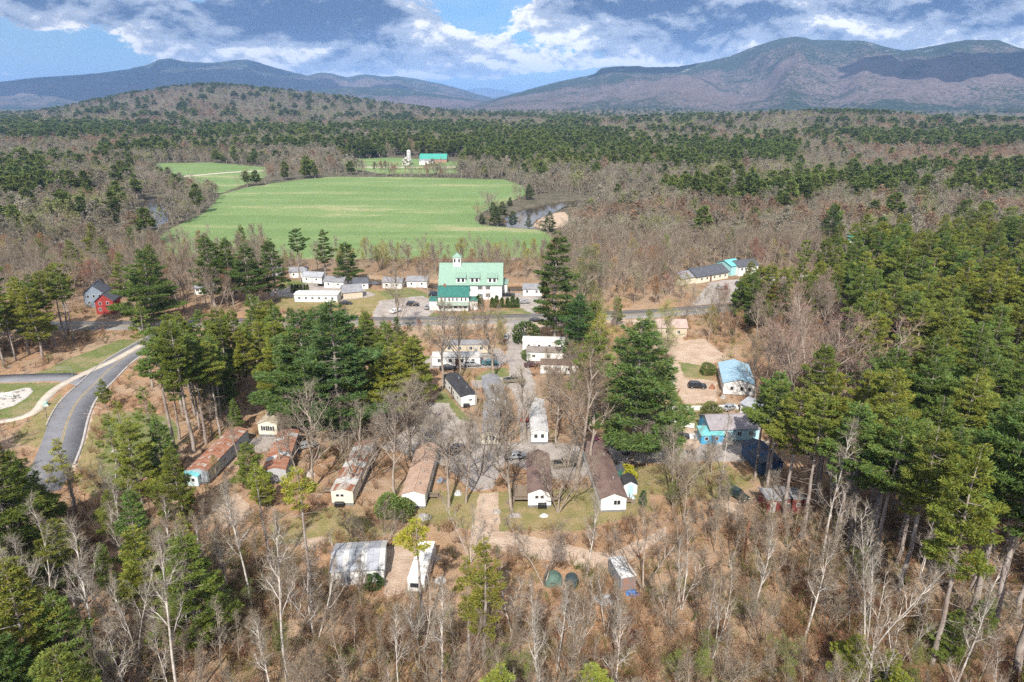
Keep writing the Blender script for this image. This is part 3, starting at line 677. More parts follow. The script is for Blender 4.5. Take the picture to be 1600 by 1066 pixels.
# lighter shapes for distant woods
FAR_PINES = [make_pine(500 + i, 20, (.2, .35, .28)[i], (4.2, 3.6, 4.6)[i], .24, dead=False, bl=(1.15, .42)) for i in range(3)]
FAR_BARES = [make_bare(540 + i, 14, 1.1, (.40, .50, .46, .38)[i], .22, n1=(9, 6, 9, 8)[i], n2=5, n3=3, n4=2, excurrent=i in (0, 2), buds=(0, 120, 420, 200)[i], bud_size=(.5, .5, .75, .5)[i], twig_r=.045) for i in range(4)]
def merged(name, pair):                      # trunk and crown as one mesh, for woods that read as one mass
    t, c = pair
    nv = len(t.vertices); a = np.empty(nv * 3, np.float32); t.vertices.foreach_get('co', a); b = np.empty(len(c.vertices) * 3, np.float32); c.vertices.foreach_get('co', b)
    def polys(me):
        ls = np.empty(len(me.polygons), np.int32); lt = np.empty(len(me.polygons), np.int32); vi = np.empty(len(me.loops), np.int32); mi = np.empty(len(me.polygons), np.int32)
        me.polygons.foreach_get('loop_start', ls); me.polygons.foreach_get('loop_total', lt); me.loops.foreach_get('vertex_index', vi); me.polygons.foreach_get('material_index', mi)
        return ls, lt, vi, mi
    fl, mi = [], []
    for me, off, mo in ((t, 0, 0), (c, nv, len(t.materials))):
        ls, lt, vi, m = polys(me)
        for k in np.unique(lt):
            s = lt == k; fl.append(vi[ls[s][:, None] + np.arange(k)[None]] + off); mi.append(m[s] + mo)
    me = mesh(name, np.concatenate([a.reshape(-1, 3), b.reshape(-1, 3)]), fl, list(t.materials) + list(c.materials))
    sc = np.empty(len(c.vertices) * 3, np.float32); c.attributes['shade'].data.foreach_get('vector', sc)
    attr(me, 'shade', np.concatenate([np.ones((nv, 3), np.float32), sc.reshape(-1, 3)]))
    me.polygons.foreach_set('material_index', np.concatenate(mi).astype(np.int32)); return me
def woods(name, label, cat, protos, pts, rotz, scl, idx, tint):
    """one object of kind stuff: a tree on every point"""
    if not len(pts): return
    coll = bpy.data.collections.new(name + '_shapes')
    for i, me in enumerate(protos):
        o = bpy.data.objects.new('%s_shape_%02d' % (name, i), me); coll.objects.link(o)
    me = bpy.data.meshes.new(name); me.vertices.add(len(pts)); me.vertices.foreach_set('co', np.asarray(pts, np.float32).ravel())
    attr(me, 'tint', tint); attr(me, 'scl', scl); attr(me, 'rot', np.stack([np.zeros(len(pts)), np.zeros(len(pts)), rotz], -1))
    a = me.attributes.new('pick', 'INT', 'POINT'); a.data.foreach_set('value', np.asarray(idx, np.int32))
    ob = link(name, me); tag(ob, label, cat, kind='stuff')
    g = bpy.data.node_groups.new(name, 'GeometryNodeTree')
    g.interface.new_socket('Geometry', in_out='INPUT', socket_type='NodeSocketGeometry'); g.interface.new_socket('Geometry', in_out='OUTPUT', socket_type='NodeSocketGeometry')
    t = NT(g); gi = t.n('NodeGroupInput'); go = t.n('NodeGroupOutput')
    ci = t.n('GeometryNodeCollectionInfo', inp={0: coll}); ci.inputs['Separate Children'].default_value = True; ci.inputs['Reset Children'].default_value = True
    def na(nm, ty): return t.n('GeometryNodeInputNamedAttribute', data_type=ty, inp={0: nm}).outputs['Attribute']
    iop = t.n('GeometryNodeInstanceOnPoints'); iop.inputs['Pick Instance'].default_value = True
    L = g.links.new
    L(gi.outputs[0], iop.inputs['Points']); L(ci.outputs[0], iop.inputs['Instance']); L(na('pick', 'INT'), iop.inputs['Instance Index'])
    L(t.n('FunctionNodeEulerToRotation', inp={0: na('rot', 'FLOAT_VECTOR')}).outputs[0], iop.inputs['Rotation']); L(na('scl', 'FLOAT_VECTOR'), iop.inputs['Scale'])
    L(iop.outputs[0], go.inputs[0])
    md = ob.modifiers.new('woods', 'NODES'); md.node_group = g
    return ob
PROTO_H = {}

def make_deadwood(seed):
    rng = np.random.default_rng(seed); S = []
    for k in range(5):
        a = rng.uniform(0, 6.28); L = rng.uniform(.8, 3.2); c = rng.normal(0, 1.0, 2); d = np.array([math.cos(a), math.sin(a)]) * L / 2; r = rng.uniform(.025, .07)
        S.append([c[0] - d[0], c[1] - d[1], r, c[0] + d[0], c[1] + d[1], r + rng.uniform(0, .3), r, r * .5])
    v, f = tubes(S, 4); me = mesh('deadwood', v, f, [TWIG]); attr(me, 'shade', np.ones((len(v), 3))); return me
DEADWOOD = [make_deadwood(480 + i) for i in range(4)]
# ------------------------------------------------------------------ buildings
FOOT = []                                    # footprints (centre, axis, half sizes) that trees keep clear of
GLASS = mat('window_glass', (.03, .035, .045), (.02, .025, .03), rough=.08, spec=.6)
TRIM = mat('white_trim', (.74, .73, .70), (.66, .65, .62), rough=.6, scale=2)
SHUT = mat('dark_shutter', (.05, .055, .06), rough=.6)
SKIRT = mat('grey_skirting', (.22, .22, .23), (.15, .15, .16), rough=.8, scale=2)
WOOD = mat('weathered_wood', (.27, .21, .155), (.17, .125, .09), rough=.9, scale=2.5, streak=(1, 6, 1))
VENT = mat('vent_metal', (.42, .42, .42), rough=.5, metal=.4)
def wallm(n, c, c2=None): return mat('wall_' + n, c, c2 or tuple(v * .86 for v in c), rough=.7, scale=.9, var=.25, lo=.42, hi=.75)
def roofm(n, c, c2=None, rough=.85, **k): return mat('roof_' + n, c, c2 or tuple(v * .72 for v in c), rough=rough, scale=k.pop('scale', .7), var=.5, **k)
W_WHITE = wallm('white', (.76, .75, .72)); W_CREAM = wallm('cream', (.70, .655, .53)); W_TAN = wallm('tan', (.55, .47, .36)); W_GREY = wallm('grey_blue', (.36, .40, .44)); W_CYAN = wallm('cyan', (.42, .66, .73)); W_BLUE = wallm('blue', (.055, .30, .52), (.10, .38, .58)); W_RED = wallm('red', (.30, .04, .036)); W_MAROON = wallm('maroon', (.17, .04, .035)); W_SLATE = wallm('slate', (.22, .27, .33)); W_DARK = wallm('dark_blue', (.05, .10, .20))
R_RUST = roofm('rusty_metal', (.44, .40, .36), (.26, .095, .045), streak=(1.5, .35, 1), lo=.40, hi=.56, rough=.6)
R_RUST2 = roofm('deep_rust', (.30, .115, .06), (.38, .23, .17), streak=(.4, 1.5, 1), rough=.7)
R_TAN = roofm('tan_coat', (.45, .315, .235), (.36, .24, .175)); R_BROWN = roofm('brown_shingle', (.20, .135, .115), (.14, .092, .08)); R_BLACK = roofm('black_membrane', (.035, .035, .04), (.055, .055, .058)); R_GREY = roofm('grey_shingle', (.27, .27, .285), (.20, .20, .215)); R_PALE = roofm('pale_metal', (.56, .55, .53), (.43, .41, .39), rough=.55)
R_BLUE = roofm('sky_blue_metal', (.34, .50, .60), (.28, .44, .54), rough=.45); R_GREEN = roofm('mint_green_metal', (.235, .36, .285), (.222, .345, .272), rough=.6); R_DKGREEN = roofm('dark_green_metal', (.035, .17, .14), (.03, .135, .115), rough=.5); R_WHITE = roofm('white_coat', (.70, .69, .67), (.55, .53, .50)); R_SLATE = roofm('slate', (.10, .105, .125), (.075, .08, .095)); R_TEAL = roofm('teal_metal', (.07, .36, .29), rough=.45); R_AQUA = roofm('aqua_metal', (.20, .58, .60), rough=.45); R_PINK = roofm('pinkish_shingle', (.44, .34, .30), (.36, .27, .24)); R_METAL = roofm('grey_metal', (.40, .42, .45), (.30, .31, .34), rough=.45, streak=(3, .4, 1)); R_NAVY = roofm('navy_metal', (.02, .036, .075), rough=.5)

def axis_of(pa, pb):
    a, b = G(*pa), G(*pb); d = b - a; return math.degrees(math.atan2(d.x, d.y)), d.length
def face_box(face, W, L, u, z0, w, h, d0, d1, mbx):
    if face == 'F': mbx.box(u - w / 2, u + w / 2, -L / 2 - d1, -L / 2 - d0, z0, z0 + h)
    elif face == 'B': mbx.box(u - w / 2, u + w / 2, L / 2 + d0, L / 2 + d1, z0, z0 + h)
    elif face == 'L': mbx.box(-W / 2 - d1, -W / 2 - d0, u - w / 2, u + w / 2, z0, z0 + h)
    else: mbx.box(W / 2 + d0, W / 2 + d1, u - w / 2, u + w / 2, z0, z0 + h)
    return mbx
def add_window(root, face, W, L, u, z, w=1.0, h=1.2, shutters=False, frame=TRIM):
    f = face_box(face, W, L, u, z, w, h, -.05, .05, MB()).build('window', frame, root)
    g = MB()
    for s in (-1, 1): face_box(face, W, L, u + s * w * .235, z + .09, w * .40, h - .18, .03, .065, g) if w > .8 else None
    if w <= .8: face_box(face, W, L, u, z + .08, w - .16, h - .16, .03, .065, g)
    g.build('pane', GLASS, f)
    if shutters:
        for s in (-1, 1): face_box(face, W, L, u + s * (w / 2 + .22), z, .36, h, -.02, .04, MB()).build('shutter', SHUT, root)
def add_door(root, face, W, L, u, z, m, w=.95, h=2.05):
    d = face_box(face, W, L, u, z, w, h, -.04, .06, MB()).build('door', m, root)
    face_box(face, W, L, u + w * .35, z + 1.0, .07, .07, .06, .11, MB()).build('handle', VENT, d)
def house(name, label, cat, loc, az, W, L, h, rise, wall, roof, ov=.28, skirt=.0, kind='gable', windows=(), doors=(), shutters=False, panels=0, panel_mats=None, vents=0, chimney=None, group=None, ridge_end=0):
    """loc is the centre; the length runs along az (degrees right of +Y), F is the end facing the camera"""
    root = empty(name, (loc[0], loc[1], loc[2]), -R(az)); tag(root, label, cat, group)
    FOOT.append((loc[0], loc[1], -R(az), W / 2, L / 2))
    b = skirt
    if skirt: MB().box(-W / 2 + .06, W / 2 - .06, -L / 2 + .06, L / 2 - .06, -.2, skirt).build('skirting', SKIRT, root)
    z1 = b + h
    if kind == 'gable': prof = [(-W / 2, b if skirt else -.2), (W / 2, b if skirt else -.2), (W / 2, z1), (0, z1 + rise), (-W / 2, z1)]
    elif kind == 'barrel': prof = [(-W / 2, b), (W / 2, b), (W / 2, z1)] + [(W / 2 * math.cos(math.pi * k / 8), z1 + rise * math.sin(math.pi * k / 8)) for k in range(1, 8)] + [(-W / 2, z1)]
    else: prof = [(-W / 2, b if skirt else -.2), (W / 2, b if skirt else -.2), (W / 2, z1), (-W / 2, z1 + (rise if kind == 'shed' else 0))]
    MB().prism(prof, -L / 2, L / 2).build('wall', wall, root)
    T = .14
    y0, y1 = -L / 2 - ov, L / 2 + ov
    if kind == 'gable':
        sl = rise / (W / 2); ex = W / 2 + ov; ez = z1 - ov * sl + .02; rz = z1 + rise + .02
        rp = [(-ex, ez), (0, rz), (ex, ez), (ex, ez + T), (0, rz + T), (-ex, ez + T)]
    elif kind == 'barrel':
        a = [(-(W / 2 + .12) * math.cos(math.pi * k / 8), z1 + .02 + (rise + .02) * math.sin(math.pi * k / 8)) for k in range(9)]; rp = a + [(x * 1.01, z + T) for x, z in a[::-1]]
    elif kind == 'shed': rp = [(-W / 2 - ov, z1 + rise + .03), (W / 2 + ov, z1 + .03), (W / 2 + ov, z1 + .03 + T), (-W / 2 - ov, z1 + rise + .03 + T)]
    else: rp = [(-W / 2 - ov, z1 + .02), (W / 2 + ov, z1 + .02), (W / 2 + ov, z1 + .02 + T), (0, z1 + .1 + T + rise), (-W / 2 - ov, z1 + .02 + T)]
    n = len(rp)
    ro = MB().poly([(x, y0, z) for x, z in rp] + [(x, y1, z) for x, z in rp], [tuple(range(n))[::-1]] + [tuple(range(n, 2 * n))] + [(i, (i + 1) % n, (i + 1) % n + n, i + n) for i in range(n)]).build('roof', roof, root)
    if kind == 'gable':                                                   # ridge cap
        MB().box(-.14, .14, y0 + .01, y1 - .01, rz + T - .05, rz + T + .05).build('ridge_cap', roof, ro)
    if panels and kind == 'gable':                                        # metal sheets laid over the roof, each its own piece
        step = (y1 - y0) / panels
        for k in range(panels):
            for s in (-1, 1):
                q = [(0, rz + T + .01), (s * ex, ez + T + .01), (s * ex, ez + T + .05), (0, rz + T + .05)]
                ya, yb = y0 + k * step + .03, y0 + (k + 1) * step - .03
                pm = panel_mats[(k * 7 + (s > 0) * 3) % len(panel_mats)] if panel_mats else roof
                MB().poly([(x, ya, z) for x, z in q] + [(x, yb, z) for x, z in q], [(0, 1, 2, 3), (7, 6, 5, 4), (0, 4, 5, 1), (1, 5, 6, 2), (2, 6, 7, 3), (3, 7, 4, 0)]).build('roof_panel', pm, ro)
    for k in range(vents):
        y = -L / 2 + L * (k + .6) / (vents + .3); zt = z1 + rise * .55 + T
        MB().tube((W * .2, y, zt - .2), (W * .2, y, zt + .38), .11, .11).tube((W * .2, y, zt + .38), (W * .2, y, zt + .48), .18, .14).build('roof_vent', VENT, ro)
    if chimney: MB().box(chimney[0] - .35, chimney[0] + .35, chimney[1] - .35, chimney[1] + .35, z1 + .1, z1 + rise + 1.0).build('chimney', mat('brick_red', (.30, .12, .08), scale=3), ro)
    for wd in windows:
        face, u, z = wd[0], wd[1], wd[2]; w, hh = (wd[3], wd[4]) if len(wd) > 4 else (1.0, 1.1)
        add_window(root, face, W, L, u, b + z, w, hh, shutters)
    for face, u, m in doors: add_door(root, face, W, L, u, b + .02, m)
    return root
def from_end(px, py, az, L, W=0):            # centre of a building from the middle of its near end's foot
    p = G(px, py); return Vector((p.x + math.sin(R(az)) * L / 2, p.y + math.cos(R(az)) * L / 2, 0))
def from_side(px, py, az, W):                # centre from the middle of the long side facing the camera (az about 90)
    p = G(px, py); a = R(az - 90); return Vector((p.x + math.sin(a) * W / 2, p.y + math.cos(a) * W / 2, 0))
def row(face, us, z, w=.9, h=1.1): return [(face, u, z, w, h) for u in us]
D_WHITE = mat('door_white', (.62, .61, .58)); D_BROWN = mat('door_brown', (.16, .09, .06)); D_GREEN = mat('door_green', (.05, .16, .12))

# --- the mobile homes of the park
mh = 'mobile_home'; MHC = 'mobile home'
house(mh, 'cream mobile home with streaky rusted white roof, lowest left of the row of trailers', MHC, from_end(536, 790, 2, 18), 2, 3.9, 18, 2.35, .55, W_CREAM, R_RUST, .12, .55, windows=row('F', [-.8, .0], 1.25, .7, .6) + row('L', [-6, -2.5, 1, 5], .9), vents=3, doors=[('L', -4.3, D_WHITE)], panels=9, panel_mats=[R_RUST, R_PALE, R_RUST])
house(mh, 'white-ended mobile home with plain tan roof behind the round green shrubs', MHC, from_end(647, 794, 1.6, 18), 1.6, 4.1, 18, 2.4, .65, W_WHITE, R_TAN, .12, .4, windows=row('F', [-1.1], 1.3, .8, .22) + row('R', [-6, -2, 2, 6], .9), vents=4)
m3 = house(mh, 'white mobile home with dark brown metal gable roof and wooden deck steps', MHC, from_end(843, 793, 0.6, 14), .6, 4.1, 14, 2.5, .85, W_WHITE, R_BROWN, .2, .45, windows=row('F', [-.5, .45], 1.35, .72, .7) + row('R', [-4, 0, 4], .9), panels=8, panel_mats=[R_BROWN], vents=1)
house(mh, 'long mobile home with brown shingle roof beside the colourful shed', MHC, from_end(958, 800, -3.6, 20), -3.6, 4.5, 20, 2.4, .95, W_WHITE, R_BROWN, .2, .4, windows=row('F', [.6], 1.0, 1.3, 1.0) + row('R', [-6, -2, 2.5, 6], .9), vents=2)
house(mh, 'cream mobile home end with two tall windows, behind bare trees in the park centre', MHC, from_end(766, 697, 0, 15), 0, 3.5, 15, 2.4, .6, W_CREAM, R_GREY, .15, .5, windows=row('F', [-.75, .0, .75], .8, .5, 1.2) + row('R', [-4, 2], .9), vents=2)
house(mh, 'white mobile home with pale roof and cluttered front porch by the gravel lane', MHC, from_end(843, 694, -1, 16), -1, 3.5, 16, 2.4, .45, W_WHITE, R_PALE, .15, .5, windows=row('F', [-.8, .6], .9, .8, 1.0) + row('R', [-4, 1], .9), vents=3)
az_, ln_ = axis_of((734, 636), (708, 604)); house(mh, 'white mobile home with flat black roof standing alone at the lane bend', MHC, from_end(733, 636, az_, 14.5), az_, 3.9, 14.5, 2.5, .3, W_WHITE, R_BLACK, .1, .35, windows=row('F', [.4], 1.2, .9, .5) + row('L', [-4.8, -1.5, 1.8, 4.9], .9, .8, .9), doors=[('L', .2, D_BROWN)], vents=2)
az_, ln_ = axis_of((779, 641), (768, 608)); house(mh, 'pale blue mobile home with grey shingle roof right of the black-roofed one', MHC, from_end(778, 641, az_, 14), az_, 4.1, 14, 2.5, .7, wallm('pale_blue', (.58, .66, .72)), R_GREY, .2, .35, windows=row('L', [-4, 0, 4], .9) + row('F', [0], 1, .9, .9))
house(mh, 'tan mobile home with grey roof behind bare trees, left of the lane', MHC, from_side(727, 553, 90, 4.0), 90, 4.0, 13, 2.5, .5, W_TAN, R_GREY, .2, .3, windows=row('R', [-4.6, -1.6, 1.6, 4.6], .9), doors=[('R', 3.1, D_WHITE)])
house(mh, 'white mobile home behind the parked cars and round lawn', MHC, from_side(713, 573, 90, 4.0), 90, 4.0, 13, 2.5, .45, W_WHITE, R_PALE, .15, .3, windows=row('R', [-4.6, -1.6, 1.6, 4.6], .9), doors=[('R', .2, D_BROWN)])
house(mh, 'white mobile home with white barrel roof, first right of the lane', MHC, from_side(853, 549, 94, 4.0), 94, 4.0, 13.5, 2.6, .5, W_WHITE, R_WHITE, .1, .25, kind='barrel', windows=row('R', [-5, -2, 1, 4.6], 1.0, .8, .8), doors=[('R', -3.4, D_WHITE)])
house(mh, 'white mobile home with grey-brown roof, second right of the lane', MHC, from_side(862, 566, 95, 4.2), 95, 4.2, 14, 2.6, .75, W_WHITE, roofm('taupe', (.25, .215, .195)), .2, .25, windows=row('R', [-5, -1, 3.4], 1.0, .9, .9))
house(mh, 'white mobile home with dark shutters, lowest right of the lane', MHC, from_side(880, 586, 94, 4.0), 94, 4.0, 12, 2.5, .4, W_WHITE, R_BROWN, .15, .3, windows=row('R', [-4.2, -1.5, 1.4, 4.2], .9, .8, .9), shutters=True)
house(mh, 'cream mobile home end with dark shutters beside the parked dark pickup', MHC, from_end(420, 683, 5, 17), 5, 4.2, 17, 2.5, .8, W_CREAM, roofm('straw', (.52, .45, .34)), .2, .6, windows=row('F', [-.75, .75], .9, .62, 1.1) + row('R', [-5, 0, 5], .9), shutters=True, vents=2)
az_, ln_ = axis_of((309, 757), (366, 698)); house(mh, 'mobile home with rust-striped metal roof and grey-blue side by the lawn', MHC, from_end(312, 756, az_, 17), az_, 4.0, 17, 2.4, .5, W_GREY, R_RUST2, .1, .4, panels=18, panel_mats=[R_RUST2, R_RUST, R_RUST2], windows=row('R', [-5.5, -2.2, 1.2, 4.8], .9, .9, .8), doors=[('R', 3.0, D_WHITE)])
p_ = from_end(306, 752, az_, -1.9); house('porch', 'small aqua-white enclosed porch on the near end of the rust-striped trailer', 'porch', p_, az_, 3.2, 1.8, 2.0, .45, wallm('aqua_white', (.56, .70, .70)), R_AQUA, .12, .1, windows=row('F', [-.7, .7], .9, .7, .8))
az_, ln_ = axis_of((431, 756), (449, 706)); house(mh, 'mobile home with dark rusted roof crossed by pale metal strips beside a cedar', MHC, from_end(431, 755, az_, 16), az_, 4.2, 16, 2.4, .55, wallm('grey', (.42, .42, .43)), R_RUST2, .12, .4, panels=10, panel_mats=[R_RUST2, R_RUST2, R_RUST2, R_RUST2, R_PALE], windows=row('R', [-4.5, 0, 4.5], .9))
house(mh, 'dark trailer with navy metal roof in the shade of the right-hand pines', MHC, from_end(1203, 742, -6, 8), -6, 4.4, 8.5, 2.3, .8, W_DARK, R_NAVY, .2, .3, panels=8, panel_mats=[R_NAVY, R_NAVY, roofm('blue_roof_tarp', (.03, .075, .16))])
# --- houses to the right
house('house', 'white house with sky-blue metal roof beyond the dirt yard', 'house', from_end(1153, 618, 11, 13.5), 11, 7.2, 13.5, 2.9, 1.15, W_WHITE, R_BLUE, .3, .2, windows=row('F', [-1.6, .7, 2.5], 1.1, .8, 1.0) + row('L', [-3, 2], 1), panels=11, panel_mats=[R_BLUE], vents=1)
bl = house('house', 'bright blue house with grey shingle roof behind the white fence', 'house', from_side(1147, 689, 86, 7), 86, 7, 10.6, 2.8, 1.6, W_CYAN, roofm('violet_grey_shingle', (.33, .30, .32), (.26, .235, .25)), .35, .1, windows=row('R', [1.0, 3.5], 1.1, .9, 1.0) + row('B', [-1.5, 1.5], 1.0) + row('F', [0], 1.2), doors=[('R', -1.8, D_WHITE)], vents=2)
MB().box(-3.55, 3.55, -5.36, -5.31, 0, 2.8).build('gable_cladding', W_BLUE, bl)
house('porch', 'bright blue lean-to porch in front of the blue house', 'porch', from_side(1112, 694, 88, 3.2), 88, 3.2, 4.6, 2.0, .5, W_BLUE, R_AQUA, .2, kind='shed', windows=row('R', [-1.2, 1.0], .9, .8, .8))
house('shed', 'grey metal-roofed shed behind the bright blue house', 'shed', G(1186, 652), -24, 4.6, 7.5, 2.4, 1.0, W_WHITE, R_METAL, .25, panels=7, panel_mats=[R_METAL])
house('shed', 'red wooden shed with grey roof at the foot of the pines, left one', 'shed', G(1203, 792), -4, 3.0, 3.6, 2.2, .5, W_MAROON, R_METAL, .2, kind='shed', doors=[('F', -.4, D_WHITE)])
house('shed', 'longer dark red shed with grey roof behind pine trunks', 'shed', G(1231, 791), -3, 4.2, 3.6, 2.3, .6, W_MAROON, R_GREY, .2, kind='shed', windows=row('F', [-.9, .9], 1.0, .7, .7))
house('shed', 'small white garden shed with black roof beside the brown-roofed trailer', 'shed', G(982, 766), -2, 2.5, 3.0, 2.0, .7, W_WHITE, R_BLACK, .12, doors=[('F', 0, W_CYAN)])
house('playhouse', 'tiny blue playhouse with dark roof next to yellow-green bushes', 'playhouse', G(969, 745), 10, 2.0, 2.2, 1.4, .7, W_CYAN, R_SLATE, .12, doors=[('F', 0, D_GREEN)])
house('garage', 'white garage with streaked grey metal roof in the lower clearing', 'garage', from_side(560, 913, 84, 6.6), 84, 6.6, 7.6, 2.5, 1.1, W_WHITE, R_METAL, .25, panels=9, panel_mats=[R_METAL, R_METAL, R_PALE], doors=[('R', -1.6, R_METAL)], windows=row('R', [1.6], 1.0, .8, .9))
house('shed', 'tan shed with pinkish roof between the highway and the dirt yard', 'shed', from_side(1042, 526, 92, 6.5), 92, 6.5, 12, 2.9, 1.6, W_TAN, R_PINK, .3, windows=row('R', [-3.5, 0, 3.5], 1.0))

# --- the inn across the highway
inn = house('inn', 'big white inn with mint-green metal roof, dormers and cupola', 'inn', from_side(736, 468, 90, 13), 90, 13, 22.5, 5.8, 6.2, W_WHITE, R_GREEN, .5, windows=row('R', [-8.6, -5.6, -2.6, 3.4, 6.2], 3.7, .9, 1.3) + row('R', [-2.6, 3.4, 6.2], .9, .9, 1.3) + row('B', [-3, 0, 3], 3.6), shutters=True, panels=26, panel_mats=[R_GREEN])
for u in (-3.6, 1.4, 7.8):                   # dormers stand on the slope facing the highway (local +X side)
    d = MB().box(3.5, 6.2, u - 1.7, u + 1.7, 5.9, 8.05).build('dormer', W_WHITE, inn)
    MB().poly([(6.6, u - 1.95, 8.0), (6.6, u + 1.95, 8.0), (2.6, u + 1.95, 9.3), (2.6, u - 1.95, 9.3), (6.6, u - 1.95, 8.14), (6.6, u + 1.95, 8.14), (2.6, u + 1.95, 9.44), (2.6, u - 1.95, 9.44)], [(3, 2, 1, 0), (4, 5, 6, 7), (0, 1, 5, 4), (1, 2, 6, 5), (2, 3, 7, 6), (3, 0, 4, 7)]).build('dormer_roof', R_GREEN, d)
    for s in (-1, 1): MB().box(6.19, 6.25, u + s * .8 - .45, u + s * .8 + .45, 6.5, 7.7).build('window', GLASS, d)
cu = MB().box(-1.4, 1.4, -6.6, -3.8, 11.0, 14.4).build('cupola', W_WHITE, inn)
MB().poly([(-1.7, -6.9, 14.4), (1.7, -6.9, 14.4), (1.7, -3.5, 14.4), (-1.7, -3.5, 14.4), (0, -5.2, 16.0)], [(3, 2, 1, 0), (0, 1, 4), (1, 2, 4), (2, 3, 4), (3, 0, 4)]).build('cupola_roof', R_GREEN, cu)
for u in (-6.0, -4.4): MB().box(1.39, 1.45, u - .3, u + .3, 12.6, 13.9).build('window', GLASS, cu)
MB().box(-6, 2, 11.3, 13.2, -.2, 4.2).build('side_porch', W_WHITE, inn); MB().prismx([(11.2, 4.9), (13.6, 4.2), (13.6, 4.35), (11.2, 5.05)], -6.3, 2.3).build('side_porch_roof', R_GREEN, inn)
house('wing', 'black-roofed link between the inn and its front house', 'wing', G(706, 466) + Vector((0, 4.5, 0)), 90, 8.5, 9.5, 4.2, 2.6, W_WHITE, R_SLATE, .3)
fh = house('front_house', 'two-storey white house with dark green roof and long porch before the inn', 'house', from_side(709, 485, 90, 7), 90, 7, 10.4, 5.0, 2.5, W_WHITE, R_DKGREEN, .35, windows=row('R', [-4.2, -2.9, -1.5, -.2, 1.2, 2.8, 4.2], 3.3, .62, 1.2), shutters=False, panels=13, panel_mats=[R_DKGREEN], chimney=(0, -3.2))
MB().box(3.52, 6.0, -5.2, 5.2, -.1, .45).build('porch_floor', WOOD, fh); MB().poly([(3.5, -5.5, 3.0), (3.5, 5.5, 3.0), (6.4, 5.5, 2.45), (6.4, -5.5, 2.45), (3.5, -5.5, 3.14), (3.5, 5.5, 3.14), (6.4, 5.5, 2.59), (6.4, -5.5, 2.59)], [(0, 1, 2, 3), (7, 6, 5, 4), (0, 4, 5, 1), (1, 5, 6, 2), (2, 6, 7, 3), (3, 7, 4, 0)]).build('porch_roof', roofm('sage', (.35, .42, .34)), fh)
for k in range(7): MB().box(5.8, 5.98, -5.1 + k * 1.68, -4.92 + k * 1.68, .45, 2.5).build('porch_post', TRIM, fh)
MB().box(5.86, 5.94, -5.1, 5.1, .45, 1.35).build('porch_rail', TRIM, fh)
for u, v in ((-6.9, 'left'), (6.7, 'right')): MB().prismx([(u - 1.5, 0), (u + 1.5, 0), (u + 1.5, 3.2), (u - 1.5, 3.2)], -2.5, 3.2).build('side_bay', W_WHITE, fh); MB().poly([(-2.8, u - 1.75, 3.3), (3.5, u - 1.75, 3.3), (3.5, u + 1.75, 3.3), (-2.8, u + 1.75, 3.3), (.35, u, 4.2)], [(3, 2, 1, 0), (0, 1, 4), (1, 2, 4), (2, 3, 4), (3, 0, 4)]).build('side_bay_roof', R_DKGREEN, fh)
house('garage', 'small white garage with grey roof right of the inn', 'garage', from_side(832, 462, 92, 5), 92, 5, 7, 2.5, 1.4, W_WHITE, R_GREY, .3, windows=row('R', [-2, 1.5], 1.0))
# --- cottages by the river
CT = [(467, 434, 7.0, 80, 'white cottage with grey roof, farthest left of the riverside row'), (488, 442, 8.2, 100, 'white cottage with grey gable roof, second of the riverside row'), (522, 450, 7.8, 98, 'white cottage with hipped-looking grey roof, third of the riverside row'), (564, 452, 5.6, 82, 'small white cottage with slate-blue roof by the water'), (613, 451, 7.6, 97, 'white cottage with pale grey roof left of the inn'), (433, 433, 3.6, 70, 'little blue-grey hut at the end of the cottage row'), (652, 449, 8.0, 90, 'long white cottage half behind the bare tree beside the inn')]
for i, (px, py, L, az, lb) in enumerate(CT):
    house('cottage' if i != 5 else 'hut', lb, 'cottage' if i != 5 else 'hut', from_side(px, py, az, 5), az, 5, L, 2.5, 1.3, W_WHITE if i != 5 else W_GREY, (R_GREY, R_METAL, R_GREY, R_SLATE, R_GREY, R_METAL, R_GREY)[i], .3, windows=row('R', [-L * .28, L * .22], 1.0, .8, .9), doors=[('R', 0, D_WHITE)])
house('motel', 'long flat-topped white motel row with pale roof below the cottages', 'motel', from_side(494, 472, 92, 5.5), 92, 5.5, 15.5, 2.6, .25, W_WHITE, R_WHITE, .3, kind='flat', windows=row('R', [-6, -3.6, -1.2, 1.2, 3.6, 6], 1.0, .9, .9))
house('cottage', 'tan cottage with steep grey roof between the motel row and river', 'cottage', from_side(552, 466, 70, 6), 70, 6, 7, 2.4, 2.0, W_TAN, R_GREY, .3)
# --- the motel at the right
az_, ln_ = axis_of((1083, 444), (1142, 434)); house('motel', 'cream motel with dark shingle roof along the highway', 'motel', from_side(1113, 439, az_, 9), az_, 9, 17.5, 2.8, 2.3, W_CREAM, R_SLATE, .5, windows=row('R', [-6, -3, 1, 4, 7], 1.0, 1.0, 1.0), doors=[('R', -1, D_BROWN)])
house('motel_annex', 'cream roadside building with grey roof at the left end of the motel', 'motel', from_side(1076, 444, az_ - 3, 7), az_ - 3, 7, 9, 2.7, 1.8, W_CREAM, R_GREY, .4)
house('motel_wing', 'white two-storey wing with slate roof and aqua base right of the motel', 'motel', from_side(1169, 430, az_ + 6, 7.5), az_ + 6, 7.5, 10.0, 4.0, 1.7, W_WHITE, R_SLATE, .4, windows=row('R', [-3.6, -1.6, .4, 3.6], 2.3, 1.1, 1.1))
house('motel_office', 'aqua-roofed office block between the motel and its white wing', 'motel', G(1138, 427), az_, 8, 6, 4.2, 1.6, wallm('aqua', (.35, .62, .62)), R_AQUA, .4)
